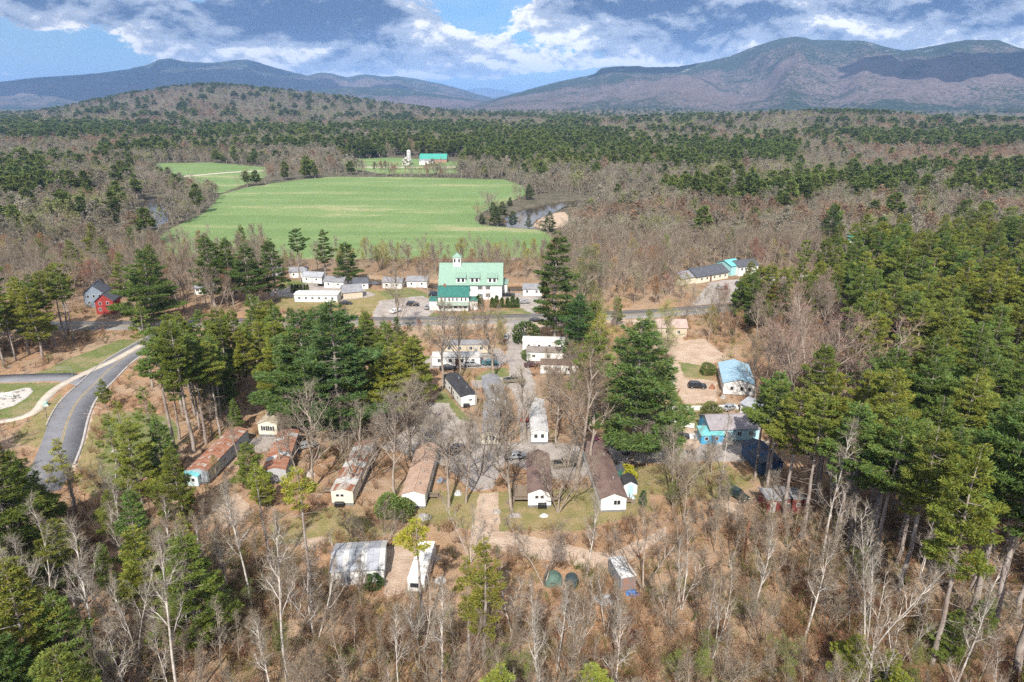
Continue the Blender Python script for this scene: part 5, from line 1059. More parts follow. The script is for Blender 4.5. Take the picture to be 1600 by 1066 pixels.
def region(poly, spacing, mix, label, group, open_ok=False, jitter=.45, seed=0):
    """mix: list of (kind, weight, Hmin, Hmax, tint or None); poly on the ground in photo pixels"""
    P = [G(*p) for p in poly]; xs = [p.x for p in P]; ys = [p.y for p in P]
    gx, gy = np.meshgrid(np.arange(min(xs), max(xs), spacing), np.arange(min(ys), max(ys), spacing))
    gx = gx.ravel() + RNG.uniform(-jitter, jitter, gx.size) * spacing; gy = gy.ravel() + RNG.uniform(-jitter, jitter, gy.size) * spacing
    px, py = proj(gx, gy, np.zeros_like(gx)); ok = inside(px, py, poly)
    if not open_ok:
        for q in OPEN: ok &= ~inside(px, py, q)
    w = np.array([m[1] for m in mix], float); w /= w.sum()
    Q = np.array(poly, float); qx, qy = np.clip(Q[:, 0], 0, 1600), np.clip(Q[:, 1], 0, 1120)
    for x, y in zip(gx[ok], gy[ok]):
        if blocked(x, y) or on_road(x, y): continue
        m = mix[RNG.choice(len(mix), p=w)]
        t = m[4] if len(m) > 4 else None
        if isinstance(t, str): t = bud_tint(t)
        lb = label if not isinstance(label, dict) else label[m[0].split('_')[0]]; gp = group if not isinstance(group, dict) else group[m[0].split('_')[0]]
        hh = RNG.uniform(m[2], m[3]); add(m[0], x, y, hh, None, gp, t)
        tt = LIST[-1][6]; u, v = proj(np.array([x]), np.array([y]), np.zeros(1)); u = (u[0] - qx.min()) / (np.ptp(qx) + 1); v = (v[0] - qy.min()) / (np.ptp(qy) + 1)
        tone = ('yellowish' if tt[0] / tt[1] > .84 else 'deep green') if m[0].startswith('pine') else ('pale' if sum(tt) / 3 > (.19 if m[0] != 'shrub' else .15) else 'dark')
        LIST[-1][7] = '%s %s %s, %s %s' % ('taller' if hh > (m[2] + m[3]) / 2 else 'shorter', tone, lb, ('rearmost', 'back', 'middle', 'front', 'foremost')[min(4, max(0, int(v * 5)))], ('far-left', 'left', 'centre', 'right', 'far-right')[min(4, max(0, int(u * 5)))])

# --- trees one can point at in the photograph: foot, top
YG = BUD_T['yellow']
hero('pine_full', 240, 512, 384, 'big dark pine standing alone right of the red house', (.075, .115, .04), 1.5, 0)
hero('pine_full', 545, 446, 378, 'dark cone-shaped conifer by the river behind the cottages', (.06, .10, .035), 1.25)
hero('pine_tall', 470, 440, 356, 'tall pine with pale trunk behind the first cottages', (.06, .10, .04), 1.1); hero('pine_tall', 510, 445, 357, 'tall pine at the river right of the pale-trunked one', (.07, .105, .04))
hero('pine_full', 432, 470, 372, 'dense pine at the left end of the cottage row', (.07, .11, .045), 1.3); hero('pine_full', 395, 480, 378, 'broad dark pine left of the cottage row', (.065, .105, .04), 1.4); hero('pine_full', 335, 478, 366, 'leftmost pine of the clump left of the cottages', (.07, .11, .04), 1.3); hero('pine_tall', 365, 476, 370, 'tall pine in the middle of the clump left of the cottages', (.08, .12, .045), 1.2)
hero('pine_full', 866, 540, 362, 'tallest dark pine right of the lane opposite the inn', (.07, .105, .045), 1.15, 1); hero('pine_full', 900, 568, 460, 'dark green pine behind the white barrel-roofed trailer', (.05, .10, .045), 1.35, 2); hero('bud', 905, 520, 400, 'pale leafing tree behind the dark pine right of the lane', (.22, .23, .12), 1.2); hero('bud', 925, 505, 442, 'bright yellow-green budding tree beside the highway', (.36, .36, .05), 1.3)
hero('pine_full', 986, 722, 498, 'huge spreading pine in the middle right of the trailer park', (.075, .12, .05), 1.35, 2); hero('pine_full', 925, 640, 520, 'green pine left of the huge spreading pine', (.10, .14, .045), 1.3); hero('bud', 938, 606, 488, 'yellow budding tree left of the huge spreading pine', (.36, .33, .06), 1.4); hero('bud', 1040, 555, 468, 'yellow-green tree beside the tan shed', (.36, .36, .08), 1.2); hero('pine_full', 965, 508, 464, 'small pale conifer beside the highway', (.13, .15, .08), .9)
hero('pine_full', 480, 668, 478, 'dark pine, left of the big central pine clump', (.07, .115, .05), 1.35, 0); hero('pine_full', 535, 690, 470, 'tallest dark pine of the central clump', (.06, .105, .05), 1.3, 2); hero('pine_full', 612, 672, 540, 'yellow-green pine at the right of the central clump', (.15, .17, .042), 1.7, 3); hero('pine_full', 440, 640, 500, 'yellowish pine at the left of the central clump', (.14, .165, .04), 1.35); hero('pine_full', 580, 612, 500, 'pine at the back of the central clump', (.09, .13, .05), 1.4); hero('pine_full', 650, 640, 530, 'broad yellow-green pine above the gravel bend', (.14, .165, .045), 1.5, 1); hero('pine_full', 505, 620, 480, 'blue-green pine behind the central clump', (.07, .12, .05), 1.4); hero('pine_full', 410, 575, 478, 'yellow-green pine behind the left pines', (.16, .18, .045), 1.4)
hero('pine_tuft', 491, 962, 735, 'lone tall pine with bare trunk and small top tuft', (.20, .21, .05), .95, 0, 466); hero('pine_tuft', 430, 905, 722, 'slender pine with long bare trunk, left of the lone tufted one', (.15, .18, .045), .95, 1, 412); hero('pine_tuft', 662, 1000, 812, 'bright yellow-green pine top above the white camper', (.24, .24, .05), 1.15, 0, 652); hero('pine_thin', 760, 1060, 850, 'thin ragged olive pine in the foreground centre', (.125, .13, .035), 1.15, 1, 742); hero('pine_thin', 735, 1040, 870, 'sparse olive pine left of the ragged one', (.13, .135, .035), 1.0, 0, 722)
hero('pine_full', 395, 770, 690, 'dense green cedar-like conifer between two rusty trailers', (.11, .145, .045), 1.2, 2); hero('pine_full', 418, 790, 730, 'yellow-green young conifer below the rusted trailer', (.16, .18, .045), 1.2)
hero('pine_thin', 195, 770, 640, 'small pale-trunked pine on the lawn edge', (.12, .16, .05), 1.1, 1); hero('pine_thin', 238, 606, 470, 'pale dead-limbed pine beside the curving road', (.12, .15, .05), 1.0, 0); hero('pine_full', 168, 642, 590, 'young pine by the inside kerb of the curving road', (.12, .15, .045), 1.0); hero('pine_thin', 118, 800, 678, 'yellow-green pine top beside the dead end of the road', (.20, .21, .05), 1.3, 1)
for px, py, pt, kd, lb in [(286, 648, 486, 'pine_high', 'tall pine with bare trunk beside the curving road'), (272, 700, 505, 'pine_high', 'long-trunked pine at the lawn corner'), (304, 706, 495, 'pine_high', 'long-trunked pine behind the rust-striped trailer'), (322, 694, 525, 'pine_high', 'pine with bare trunk left of the cream shuttered trailer'), (345, 684, 530, 'pine_tall', 'pine above the lamp pole'), (215, 770, 622, 'pine_thin', 'thin pale pine at the near lawn edge'), (262, 762, 650, 'pine_full', 'bushy pine between lawn and rust-striped trailer'), (250, 735, 600, 'pine_thin', 'thin pine on the lawn right of the stones'), (372, 676, 622, 'pine_full', 'yellow-green young conifer left of the cream shuttered trailer'), (1226, 806, 600, 'pine_high', 'tall pine beside the red sheds'), (1200, 772, 590, 'pine_high', 'pine rising before the navy-roofed trailer'), (1252, 842, 610, 'pine_high', 'pale-trunked pine at the left corner of the right wood'), (1300, 870, 620, 'pine_high', 'pale-trunked pine right of the corner one'), (1322, 862, 640, 'pine_high', 'long bare-trunked pine on the front of the right wood'), (1362, 905, 640, 'pine_high', 'tall pine at the lower front of the right wood, left of the birch clump'), (1400, 940, 650, 'pine_high', 'tall pine behind the birch clump at lower right'), (1545, 1000, 620, 'pine_high', 'tall bare-trunked pine near the right edge'), (1588, 1055, 640, 'pine_high', 'tall bare-trunked pine on the right edge'), (1510, 975, 610, 'pine_high', 'tall bare-trunked pine left of the right-edge ones'), (8, 1010, 760, 'pine_full', 'dark pine low on the left edge'), (70, 1110, 850, 'pine_full', 'dark pine near the bottom left corner'), (120, 960, 800, 'pine_tall', 'dark pine behind the forked birch at lower left'), (225, 900, 760, 'pine_full', 'dark conifer below the lawn in the lower left woods')]:
    hero(kd, px, py, pt, lb, None, 1.05)
hero('pine_full', 30, 900, 668, 'broad dark pine at the left edge below the road', (.075, .10, .03), 1.3, 0); hero('pine_full', 60, 860, 700, 'dark pine behind the left-edge pine', (.075, .105, .03), 1.3, 3); hero('pine_full', 20, 1180, 950, 'dark conifer in the bottom left corner', (.05, .085, .03), 1.4); hero('pine_full', 310, 1010, 830, 'bushy dark green conifer in the lower left woods', (.09, .125, .035), 1.2, 2); hero('pine_thin', 300, 920, 800, 'yellow-green pine top in the lower left woods', (.16, .18, .045), 1.2)
hero('pine_full', 915, 1170, 1035, 'bright young pine top at the bottom edge, centre', (.17, .20, .055), 1.3); hero('pine_full', 785, 1190, 1040, 'young pine top at the bottom edge, left of centre', (.15, .18, .055), 1.3); hero('pine_full', 1330, 1080, 985, 'young yellow-green pine at lower right', (.13, .15, .035), 1.2); hero('pine_full', 1390, 1150, 1040, 'young pine top at the bottom right', (.14, .165, .04), 1.4)
hero('pine_tall', 1455, 1040, 690, 'tall pale-trunked pine standing out before the right-hand wood', (.12, .15, .04), .8, 0, 1530); hero('pine_full', 1292, 400, 322, 'dark pine standing above the grey woods right of the river', (.05, .08, .035), 1.2)
for px, py, pt, lb, tn in [(701, 792, 640, 'bare tree right of the tan-roofed trailer', None), (728, 786, 655, 'bare tree left of the dirt track', (.32, .26, .22)), (799, 799, 632, 'big spreading bare tree left of the brown-roofed trailer', (.30, .25, .21)), (617, 779, 628, 'big bare tree between the first two trailers', (.33, .28, .25)), (580, 735, 660, 'brown bare tree behind the cream trailer', (.30, .22, .18)), (488, 765, 622, 'pale bare tree right of the rusted trailer with strips', (.38, .32, .26)), (470, 760, 655, 'small bare tree by the utility pole', None), (665, 720, 640, 'dark bare tree on the gravel bend', (.22, .175, .15)), (645, 720, 600, 'bare tree below the yellow-green pine', None), (1112, 740, 690, 'bare tree at the edge of the gravel lane', (.26, .2, .17)), (1010, 730, 655, 'bare tree beside the huge spreading pine', (.28, .22, .2)), (1060, 735, 668, 'thin bare tree before the blue house', None), (690, 610, 480, 'big bare tree left of the tan trailer', (.34, .28, .22)), (900, 757, 556, 'large brown bare tree with clustered trunks right of the lane', (.34, .235, .16)), (925, 735, 590, 'brown bare tree behind the brown shingle roof', (.33, .23, .16)), (870, 700, 590, 'brown bare tree right of the white porch trailer', (.33, .24, .17)), (790, 650, 600, 'small bare tree between two trailers', (.30, .27, .17)), (668, 464, 412, 'bare tree left of the inn', None), (620, 530, 430, 'bare rusty tree left of the gravel lot', (.34, .26, .18)), (745, 446, 392, 'pale bare tree behind the inn', None), (1255, 690, 480, 'tall pinkish bare tree with pale stems at the edge of the right pines', (.42, .27, .23)), (1285, 680, 490, 'pinkish bare tree beside the tall pale-stemmed one', (.40, .25, .22)), (1230, 660, 500, 'reddish bare tree left of the tall pinkish ones', (.38, .25, .21)), (1180, 640, 540, 'brown bare tree right of the blue-roofed house', (.30, .23, .15)), (1005, 920, 800, 'dark thin bare tree right of the cargo trailer', (.22, .17, .14)), (548, 850, 800, 'small dark bare tree before the white garage', (.2, .13, .1)), (598, 868, 798, 'leaning dark bare tree right of the white garage', (.19, .14, .12)), (850, 915, 820, 'small bare tree beside the green tent', (.24, .19, .17)), (770, 600, 486, 'spreading rusty-brown tree over the parked cars', (.36, .25, .17)), (720, 590, 490, 'tall bare tree behind the round lawn', (.35, .28, .21)), (752, 742, 640, 'bare tree on the gravel left of the park crossing', (.36, .29, .23)), (560, 762, 650, 'bare tree right of the rusty cream trailer', (.34, .28, .22)), (872, 800, 690, 'slender bare tree before the two brown roofs', (.36, .29, .22)), (640, 716, 605, 'bare tree on the far side of the tan-roofed trailer', (.33, .26, .2)), (778, 716, 612, 'bare tree before the cream trailer end', (.35, .28, .2)), (822, 690, 590, 'bare tree on the lane edge by the pale-roofed trailer', (.34, .28, .2)), (1052, 790, 690, 'bare tree in the dry grass left of the dark suv', (.34, .28, .22)), (545, 700, 620, 'bare tree beside the trunk of the central dark pine', (.34, .28, .22))]:
    hero('bare', px, py, pt - 8, lb, tn, 1.32)
for px, py, pt, pxt, lb in [(917, 905, 758, 935, 'white-barked tree over a rusty thicket near the centre'), (735, 880, 770, 735, 'pale tree in the middle of the clearing'), (1128, 745, 640, 1126, 'white-stemmed tree before the blue house'), (285, 1120, 820, 240, 'tall white birch in the lower left woods'), (160, 1075, 790, 150, 'forked white birch at lower left'), (215, 1040, 850, 190, 'slim leaning birch at lower left'), (395, 960, 740, 360, 'pale forking tree below the rusted trailer'), (450, 1075, 790, 385, 'white tree left of the lone tufted pine'), (510, 965, 890, 500, 'short pale snag left of the white garage'), (625, 1100, 930, 622, 'straight white birch at the bottom, left of the camper'), (690, 1110, 900, 675, 'white birch stem at the bottom, right of the camper'), (845, 1110, 930, 835, 'forked white birch at the bottom centre'), (870, 1050, 900, 880, 'branching white tree at the bottom below the green tent'), (900, 1030, 905, 900, 'slim white birch below the slate tarped heap'), (1045, 985, 880, 1040, 'small pale tree in the leaf-littered clearing'), (1352, 1035, 800, 1370, 'clump of white birch stems at lower right'), (1490, 1080, 880, 1500, 'white birch at the bottom right'), (1430, 1000, 870, 1450, 'small bare birch in the lower right brush'), (1285, 870, 640, 1330, 'pale trunk at the front of the right-hand wood'), (955, 1120, 940, 960, 'pale stem at the bottom, right of centre'), (75, 1000, 780, 60, 'pale leaning tree in the left-edge shade')]:
    hero('birch', px, py, pt, lb, (.40, .34, .29), .95, None, pxt)
for px, py, pt, k, lb, tn in [(610, 806, 776, 'evergreen', 'round green evergreen shrub, left of the pair by the tan-roofed trailer', (.14, .20, .05)), (630, 809, 783, 'evergreen', 'round green evergreen shrub, right of the pair by the tan-roofed trailer', (.13, .17, .05)), (978, 742, 727, 'evergreen', 'yellow-green bush, upper one by the small white shed', (.38, .36, .03)), (983, 752, 736, 'evergreen', 'yellow-green bush, lower one by the small white shed', (.38, .37, .03)), (1004, 790, 768, 'cedar', 'small dark cedar right of the toy heap', (.06, .12, .04)), (825, 562, 547, 'evergreen', 'round green bush at the corner of the lane', (.14, .19, .05)), (822, 535, 505, 'evergreen', 'tall green bush beside the lane by the highway', (.09, .13, .04)), (1105, 585, 568, 'evergreen', 'green bush left of the blue-roofed house', (.14, .18, .05)), (1110, 652, 630, 'evergreen', 'olive bush behind the blue house fence', (.17, .19, .06)), (585, 918, 900, 'evergreen', 'small green bush at the corner of the white garage', (.08, .14, .04)), (1062, 660, 645, 'evergreen', 'olive bush inside the white fence', (.16, .17, .06))]:
    hero(k, px, py, pt, lb, tn, 1.1)
for i, px in enumerate([747, 752, 769, 776, 784, 793, 801, 808]): hero('cedar', px, 481, 466 if i % 3 else 463, 'slim pointed cedar in the row before the inn', (.11, .16, .04), 1.2); LIST[-1][8] = 'row of slim cedars before the inn'
for px in (457, 462, 466, 471, 477, 481): hero('cedar', px, 457, 445, 'slim pointed cedar in the row above the long motel', (.12, .15, .04), 1.0); LIST[-1][8] = 'row of slim cedars above the motel'

# --- woods on both sides, region by region
L_R = {'pine': 'white pine in the dense wood at the right', 'bare': 'bare tree among the pines of the right-hand wood', 'birch': 'birch trunk among the pines of the right-hand wood', 'bud': 'budding tree among the pines of the right-hand wood'}
G_R = {k: 'right-hand wood ' + k for k in L_R}
region([(1222, 770), (1290, 820), (1330, 850), (1420, 892), (1510, 925), (1600, 985), (1780, 1080), (1900, 800), (1800, 560), (1640, 488), (1480, 484), (1330, 488), (1320, 560), (1330, 660), (1300, 700), (1235, 712)], 5.9, [('pine_high', 6, 22, 29), ('pine_tall', 3, 18, 26), ('pine_full', .6, 16, 23), ('bare', 1.5, 16, 21)], L_R, G_R)
region([(1270, 855), (1400, 905), (1500, 950), (1640, 1010), (1640, 985), (1500, 920), (1330, 850), (1280, 822)], 4.2, [('pine_high', 4, 21, 27), ('birch', 3, 14, 21), ('bare', .6, 12, 17)], {'pine': 'pine on the front edge of the right-hand wood', 'birch': 'bare stem on the front edge of the right-hand wood', 'bare': 'bare tree on the front edge of the right-hand wood'}, {k: 'front edge of the right-hand wood ' + k for k in ('pine', 'birch', 'bare')})
region([(1168, 545), (1200, 500), (1330, 490), (1330, 640), (1290, 690), (1215, 690), (1185, 610)], 6.5, [('bare', 5, 13, 18, (.40, .29, .25)), ('bud', 2, 9, 14, 'rust'), ('bud', 1, 8, 12, 'green'), ('shrub', 2, 3, 5)], {'bare': 'pinkish bare tree in the pocket right of the blue-roofed house', 'bud': 'budding tree in the pocket right of the blue-roofed house', 'shrub': 'brown thicket bush right of the blue-roofed house'}, {k: 'pocket right of the blue-roofed house ' + k for k in ('bare', 'bud', 'shrub')})
region([(1135, 520), (1150, 492), (1250, 484), (1330, 484), (1330, 512), (1200, 520)], 6, [('pine_full', 5, 15, 21)], 'pine between the motel and the right-hand wood', 'pines between motel and wood')
region([(1165, 690), (1215, 705), (1240, 760), (1260, 780), (1215, 800), (1180, 770), (1175, 730)], 6.5, [('pine_high', 5, 18, 23), ('birch', 1, 14, 18)], {'pine': 'pine standing between the navy-roofed trailer and red sheds', 'birch': 'stem between the navy-roofed trailer and red sheds'}, {'pine': 'pines by the navy-roofed trailer', 'birch': 'stems by the navy-roofed trailer'})
region([(1062, 480), (1200, 478), (1180, 530), (1120, 560), (1060, 500)], 6.5, [('bud', 4, 9, 14), ('bare', 2, 10, 14), ('shrub', 2, 3, 4)], {'bud': 'leafing tree between the tan shed and the motel', 'bare': 'bare tree between the tan shed and the motel', 'shrub': 'bush between the tan shed and the motel'}, {k: 'by the motel ' + k for k in ('bud', 'bare', 'shrub')})
region([(262, 600), (300, 590), (420, 588), (560, 588), (620, 592), (655, 605), (668, 628), (630, 660), (560, 690), (500, 690), (460, 660), (420, 640), (330, 690), (280, 690), (262, 640)], 6.3, [('pine_high', 2, 18, 24), ('pine_tall', 4, 17, 24), ('pine_full', 3, 14, 21), ('bare', 1.2, 12, 16)], {'pine': 'pine in the grove between the curving road and trailers', 'bare': 'bare tree in the grove between the curving road and trailers'}, {'pine': 'central pine grove', 'bare': 'central grove bare trees'})
region([(262, 540), (300, 518), (560, 515), (620, 530), (640, 585), (420, 588), (270, 590)], 7.0, [('pine_full', 3, 6, 11), ('bud', 2, 6, 10), ('bare', 2, 7, 11)], {'pine': 'pine along the near side of the highway, left of the lane', 'bud': 'budding tree along the highway left of the lane', 'bare': 'bare tree along the highway left of the lane'}, {k: 'highway side left ' + k for k in ('pine', 'bud', 'bare')})
region([(-120, 590), (-120, 530), (0, 518), (100, 516), (128, 530), (118, 550), (60, 576)], 5.8, [('pine_high', 3, 18, 23), ('pine_tall', 4, 18, 23), ('pine_full', 1, 16, 22), ('birch', .5, 12, 16)], {'pine': 'pine in the dark stand left of the red house', 'birch': 'dead trunk in the dark stand left of the red house'}, {'pine': 'left pine stand', 'birch': 'left stand trunks'})
region([(-150, 780), (0, 700), (30, 740), (90, 800), (160, 790), (250, 770), (290, 800), (300, 840), (260, 1000), (180, 1250), (-300, 1250)], 4.6, [('pine_full', 2.4, 9, 17), ('birch', 2, 11, 18), ('bare', 1, 8, 14), ('sapling', 3, 6, 11), ('shrub', 4, 2.5, 4.5)], {'sapling': 'thin leafless sapling in the lower left woods', 'pine': 'dark conifer in the lower left woods', 'birch': 'white-stemmed tree in the lower left woods', 'bare': 'bare tree in the lower left woods', 'shrub': 'brown bush in the lower left woods'}, {k: 'lower left woods ' + k for k in ('sapling', 'pine', 'birch', 'bare', 'shrub')})
region([(260, 830), (420, 850), (500, 930), (620, 955), (800, 960), (1000, 960), (1180, 900), (1280, 880), (1420, 930), (1640, 1040), (1750, 1250), (180, 1250), (240, 1000)], 2.7, [('shrub', 10, 2.2, 4.8), ('sapling', 4.5, 6, 13), ('bare', .5, 7, 12), ('birch', 1.4, 12, 18), ('bud', .7, 4, 7, 'green'), ('pine_full', .1, 5, 9)], {'sapling': 'thin leafless sapling in the foreground brush', 'shrub': 'brown twiggy bush in the foreground brush', 'bare': 'small bare tree in the foreground brush', 'birch': 'white-stemmed sapling in the foreground brush', 'bud': 'olive budding sapling in the foreground brush', 'pine': 'young pine in the foreground brush'}, {k: 'foreground brush ' + k for k in ('sapling', 'shrub', 'bare', 'birch', 'bud', 'pine')})
region([(1030, 760), (1075, 740), (1130, 770), (1140, 820), (1180, 810), (1280, 850), (1270, 880), (1150, 890), (1060, 880), (1050, 820)], 3.6, [('shrub', 5, 2.5, 4.5), ('sapling', 5, 7, 12), ('bare', 1, 7, 11), ('bud', 1.5, 5, 9, 'green')], {'sapling': 'thin leafless sapling in the thicket below the dark suv', 'shrub': 'brown bush in the thicket below the dark suv', 'bare': 'bare tree in the thicket below the dark suv', 'bud': 'olive budding tree in the thicket below the dark suv'}, {k: 'thicket below the suv ' + k for k in ('sapling', 'shrub', 'bare', 'bud')})
region([(880, 905), (900, 830), (930, 830), (960, 850), (945, 905)], 3.6, [('shrub', 5, 3.5, 5.5, (.33, .18, .075))], 'rusty orange bush below the brown shingle-roofed trailer', 'rusty orange bushes')
region([(330, 690), (400, 700), (410, 790), (500, 800), (500, 850), (330, 850), (280, 800)], 8.5, [('bare', 3, 7, 12), ('shrub', 3, 2, 3.5), ('bud', 1, 5, 8)], {'bare': 'bare tree in the open ground below the rusty trailers', 'shrub': 'bush in the open ground below the rusty trailers', 'bud': 'budding tree in the open ground below the rusty trailers'}, {k: 'below the rusty trailers ' + k for k in ('bare', 'shrub', 'bud')})
region([(560, 690), (612, 700), (614, 735), (575, 735)], 6.5, [('bare', 4, 8, 13)], 'bare tree standing between the park trailers', 'bare trees between the trailers')
region([(745, 660), (830, 650), (835, 690), (820, 740), (760, 735), (745, 700)], 6.5, [('bare', 3, 8, 12), ('bud', 1, 6, 9, 'pale')], {'bare': 'bare tree around the two central white trailers', 'bud': 'budding tree around the two central white trailers'}, {'bare': 'bare around central trailers', 'bud': 'budding around central trailers'})
region([(855, 590), (920, 590), (960, 640), (950, 690), (880, 700), (850, 640)], 6.0, [('bare', 4, 10, 14, (.34, .25, .17))], 'brown bare tree right of the lane behind the long trailers', 'brown bare trees right of the lane')
region([(990, 520), (1045, 545), (1040, 640), (1020, 700), (1000, 650), (960, 590)], 6.0, [('bud', 3, 7, 12, 'green'), ('pine_full', 2, 12, 17), ('shrub', 2, 2, 4)], {'bud': 'green-budding tree left of the dirt yard', 'pine': 'pine left of the dirt yard', 'shrub': 'bush left of the dirt yard'}, {k: 'left of the dirt yard ' + k for k in ('bud', 'pine', 'shrub')})
region([(640, 520), (790, 512), (790, 545), (690, 545), (640, 590), (660, 560)], 7.5, [('bare', 3, 9, 14), ('bud', 3, 6, 10)], {'bare': 'bare tree between the highway and the tan trailer', 'bud': 'budding tree between the highway and the tan trailer'}, {'bare': 'bare by the tan trailer', 'bud': 'budding by the tan trailer'})
region([(850, 512), (960, 508), (1010, 515), (960, 560), (900, 560), (860, 540)], 7.5, [('pine_full', 2, 13, 20), ('bud', 3, 9, 13, 'green')], {'pine': 'pine along the highway right of the lane', 'bud': 'green-budding tree along the highway right of the lane'}, {'pine': 'highway side right pines', 'bud': 'highway side right budding'})
# strip between the highway and the fields
region([(-150, 492), (-150, 415), (120, 412), (240, 406), (420, 408), (445, 428), (420, 470), (380, 488), (250, 492)], 7, [('bare', 6, 12, 18), ('bud', 3, 9, 14), ('pine_full', .7, 15, 20)], {'bare': 'bare tree in the woods behind the red house', 'bud': 'budding tree in the woods behind the red house', 'pine': 'pine in the woods behind the red house'}, {k: 'woods behind the red house ' + k for k in ('bare', 'bud', 'pine')})
region([(445, 430), (440, 410), (640, 408), (860, 408), (870, 440), (780, 444), (700, 438), (560, 430), (500, 432)], 6.5, [('bare', 5, 8, 13), ('bud', 4, 7, 12, 'yellow'), ('bud', 1, 7, 11, 'rust')], {'bare': 'bare tree on the far river bank behind the inn', 'bud': 'budding tree on the far river bank behind the inn'}, {'bare': 'far bank bare trees', 'bud': 'far bank budding trees'})
region([(850, 492), (840, 470), (860, 400), (1000, 400), (1300, 395), (1320, 420), (1150, 432), (1060, 445), (1080, 478), (1000, 486)], 6.5, [('bare', 8, 12, 18), ('bud', 3, 9, 15), ('pine_full', .25, 10, 14)], {'bare': 'bare tree in the woods left of the motel', 'bud': 'budding tree in the woods left of the motel', 'pine': 'conifer in the woods left of the motel'}, {k: 'woods left of the motel ' + k for k in ('bare', 'bud', 'pine')})
region([(1190, 478), (1300, 425), (1500, 400), (1700, 400), (1900, 440), (1800, 480), (1640, 484), (1480, 480), (1330, 484), (1250, 482)], 7, [('pine_tall', 5, 18, 25), ('pine_full', 2, 16, 22), ('bare', 3, 12, 16)], {'pine': 'white pine at the far side of the right-hand wood', 'bare': 'bare tree at the far side of the right-hand wood'}, {'pine': 'far side of the right wood pines', 'bare': 'far side of the right wood bare'})

# --- put them in: the 300 of a kind that show largest are objects, the rest join the woods
def crown_name(k): return {'pine': 'pine_tree', 'bare': 'bare_tree', 'bud': 'budding_tree', 'birch': 'birch_tree', 'sapling': 'sapling', 'shrub': 'bush', 'evergreen': 'evergreen_bush', 'cedar': 'cedar'}[k.split('_')[0]]
def in_frame(x, y, H):
    px, py = proj(np.array([x, x]), np.array([y, y]), np.array([0., H])); return (px.max() > -10) and (px.min() < 1610) and py.min() < 1075 and y > 20
groups = {}
for it in LIST: groups.setdefault(crown_name(it[0]), []).append(it)
LEFT = {}
for nm, items in groups.items():
    vis = [it for it in items if in_frame(it[2], it[3], it[9])]
    heroes = [it for it in vis if it[7] and it[8] is None]
    rest = sorted([it for it in vis if not (it[7] and it[8] is None)], key=lambda it: -it[9] / math.hypot(it[2], it[3], CAM_H - it[9] / 2))
    cap = {'pine_tree': 300, 'bare_tree': 300, 'budding_tree': 180, 'birch_tree': 180, 'sapling': 220, 'bush': 280}.get(nm, 60)
    n = max(0, cap - len(heroes))
    for it in heroes + rest[:n]:
        kind, idx, x, y, s, rz, tint, lb, grp, H = it
        protos = SETS[kind][0]
        if kind in ('shrub', 'evergreen', 'cedar'):
            o = link(nm, protos[idx], None, (x, y, 0), rz); o.scale = s; o['tint'] = [float(c) for c in tint]
        else:
            o = empty(nm, (x, y, 0), rz); o.scale = s
            for me, pn in zip(protos[idx], ('trunk', 'crown')): c = link(pn, me, o); c['tint'] = [float(v) for v in tint]
        tag(o, lb, nm.replace('_', ' ') if nm != 'evergreen_bush' else 'bush', grp)
    ids = set(id(i) for i in heroes + rest[:n])
    for it in items:
        if id(it) not in ids and abs(math.atan2(it[2], it[3])) < .85: LEFT.setdefault(it[0], []).append(it)
MERGED = {}
def protos_for(kind):
    if kind not in MERGED: MERGED[kind] = [merged(kind, p) if isinstance(p, tuple) else p for p in SETS[kind][0]]
    return MERGED[kind]
for kind, items in LEFT.items():
    woods({'pine_full': 'pine_woods', 'pine_tall': 'pine_woods', 'pine_high': 'pine_woods', 'pine_thin': 'pine_woods', 'bare': 'bare_woods', 'bud': 'budding_woods', 'birch': 'birch_woods', 'sapling': 'sapling_woods', 'shrub': 'thicket'}.get(kind, 'woods'), 'the remaining %s standing deeper among the woods' % {'pine_full': 'full-crowned pines', 'pine_tall': 'tall pines', 'pine_high': 'long-trunked pines', 'bare': 'bare trees', 'bud': 'budding trees', 'birch': 'white-stemmed birches', 'sapling': 'thin saplings', 'shrub': 'brown bushes'}.get(kind, kind), 'woods', protos_for(kind),
          [(i[2], i[3], 0) for i in items], np.array([i[5] for i in items]), np.array([i[4] for i in items]), [i[1] for i in items], np.array([i[6] for i in items]))

# --- undergrowth in the litter of the near woods
def undergrowth():
    n = 48000; x = RNG.uniform(-190, 190, n); y = RNG.uniform(42, 230, n); px, py = proj(x, y, np.zeros(n)); ok = (px > -120) & (px < 1720)
    for q in GRASS + GRAVEL + DIRT: ok &= ~inside(px, py, q)
    dens = np.where(py > 900, 1.0, np.where(py > 800, .6, .3)); dens = np.where(inside(px, py, DRYGRASS[0]), .04, dens); ok &= RNG.random(n) < dens * np.clip(fbm(x / 9, y / 9, 3, 40) * 2.6 - .6, 0.05, 1)
    x, y = x[ok], y[ok]; k = np.array([not (blocked(a, b, .3) or on_road(a, b)) for a, b in zip(x, y)]); x, y = x[k], y[k]; m = len(x)
    pal = .8 * np.array([(.33, .185, .10), (.29, .18, .10), (.23, .21, .065), (.42, .26, .155), (.26, .135, .075), (.17, .20, .055)]); t = pal[RNG.choice(6, m, p=[.26, .24, .14, .16, .14, .06])] * RNG.uniform(.8, 1.2, (m, 1)); s = RNG.uniform(.6, 1.9, (m, 1)) * np.array([[1, 1, 1.]])
    woods('undergrowth', 'low brown brush and saplings over the leaf litter', 'undergrowth', BRUSH, np.stack([x, y, np.zeros(m)], -1), RNG.uniform(0, 6.28, m), s, RNG.integers(0, 3, m), t)
undergrowth()
